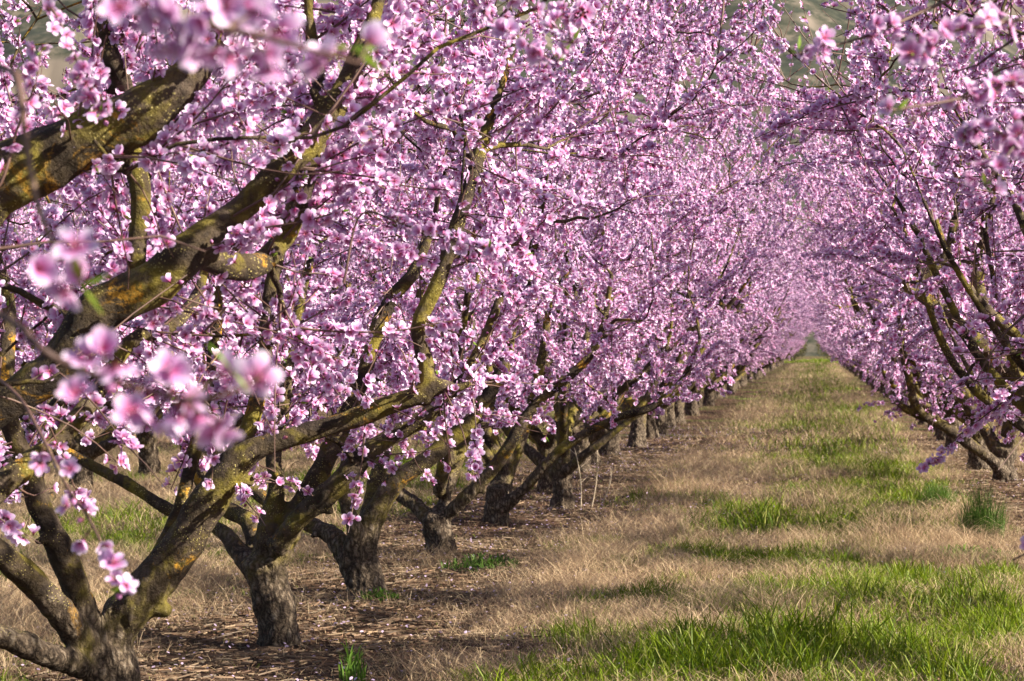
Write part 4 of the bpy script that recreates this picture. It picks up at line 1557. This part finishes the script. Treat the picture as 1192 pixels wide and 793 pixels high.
# shrubs closing the far end of the aisle
for k, (sx, sh, lab) in enumerate(((-2.3, 2.4, "grey-green shrub closing the far end of the aisle, left of the other"), (1.6, 2.9, "taller grey-green shrub closing the far end of the aisle, at right"))):
    m = 2600
    a = rng.normal(size=(m, 3))
    a /= np.linalg.norm(a, axis=1)[:, None]
    P = a * rng.uniform(0.5, 1.0, (m, 1)) ** 0.5 * np.array((1.6, 1.3, sh * 0.5)) * (0.8 + 0.35 * vnoise(a[:, 0] * 3, a[:, 1] * 3 + a[:, 2] * 2, 1.0, 40 + k))[:, None]
    P[:, 2] += sh * 0.55
    lv, lt, lc = leaf_mesh(P, rng.normal(size=(m, 3)), rng.uniform(0.12, 0.25, m), rng)
    lc = lc * np.array((0.95, 0.55, 2.0))
    root = bpy.data.objects.new("shrub", None)
    COL.objects.link(root)
    root.location = (sx, 239, 0)
    root["label"] = lab
    root["category"] = "shrub"
    link_obj("foliage", mesh_from("foliage", lv, [lt], [MAT_LEAF], None, lc), root)
    bag = Bag()
    for j in range(5):
        e = rng.normal(size=3) * np.array((0.6, 0.5, 0)) + np.array((0, 0, sh * 0.7))
        bag.add(*tube(np.linspace(0, 1, 5)[:, None] * e + np.array((0.05 * j, 0, -0.05)), np.linspace(0.05, 0.015, 5), 6))
    v, qd, tr = bag.get()
    link_obj("stem", mesh_from("stem", v, [qd, tr], [MAT_TWIG]), root)

# lattice pylon on the hillside
DP = 520.0
pp = unproj(1022, 95, DP)
pz = float(hill_z(np.array([[pp[0]]]), np.array([[pp[1]]]))[0, 0])
topz = unproj(1022, 14, DP)[2]
hp = max(topz - pz, 12.0)
bag = Bag()
legs = [(sx_, sy_) for sx_ in (-1, 1) for sy_ in (-1, 1)]


def leg_at(sx_, sy_, f):
    w = 1.5 * (1 - f) + 0.28 * f
    return np.array((sx_ * w, sy_ * w, hp * f))


for sx_, sy_ in legs:
    bag.add(*tube(np.array([leg_at(sx_, sy_, f) for f in np.linspace(-0.03, 1, 6)]), np.full(6, 0.09), 5))
lv_ = np.linspace(0, 0.97, 9)
for a, b in zip(lv_[:-1], lv_[1:]):
    for (p_, q_) in (((-1, -1), (1, -1)), ((1, -1), (1, 1)), ((1, 1), (-1, 1)), ((-1, 1), (-1, -1))):
        bag.add(*tube(np.array((leg_at(*p_, a), leg_at(*q_, b))), (0.05, 0.05), 4))
        bag.add(*tube(np.array((leg_at(*q_, a), leg_at(*p_, b))), (0.05, 0.05), 4))
v, qd, tr = bag.get()
root = bpy.data.objects.new("pylon", None)
COL.objects.link(root)
root.location = (pp[0], pp[1], pz)
root["label"] = "small grey lattice pylon on the hillside, glimpsed between blossoming branches at upper right"
root["category"] = "pylon"
MAT_STEEL = simple_mat("galvanised_steel", (0.36, 0.38, 0.40), (0.46, 0.48, 0.5), 2, 0.5)
link_obj("lattice_mast", mesh_from("lattice_mast", v, [qd, tr], [MAT_STEEL]), root)
for f in (0.78, 0.90):
    bag = Bag()
    z = hp * f
    bag.add(*tube(np.array(((-2.4, 0, z), (2.4, 0, z))), (0.08, 0.08), 5))
    bag.add(*tube(np.array(((-2.4, 0, z), (0, 0, z + 0.9))), (0.05, 0.05), 5))
    bag.add(*tube(np.array(((2.4, 0, z), (0, 0, z + 0.9))), (0.05, 0.05), 5))
    v, qd, tr = bag.get()
    link_obj("cross_arm", mesh_from("cross_arm", v, [qd, tr], [MAT_STEEL]), root)
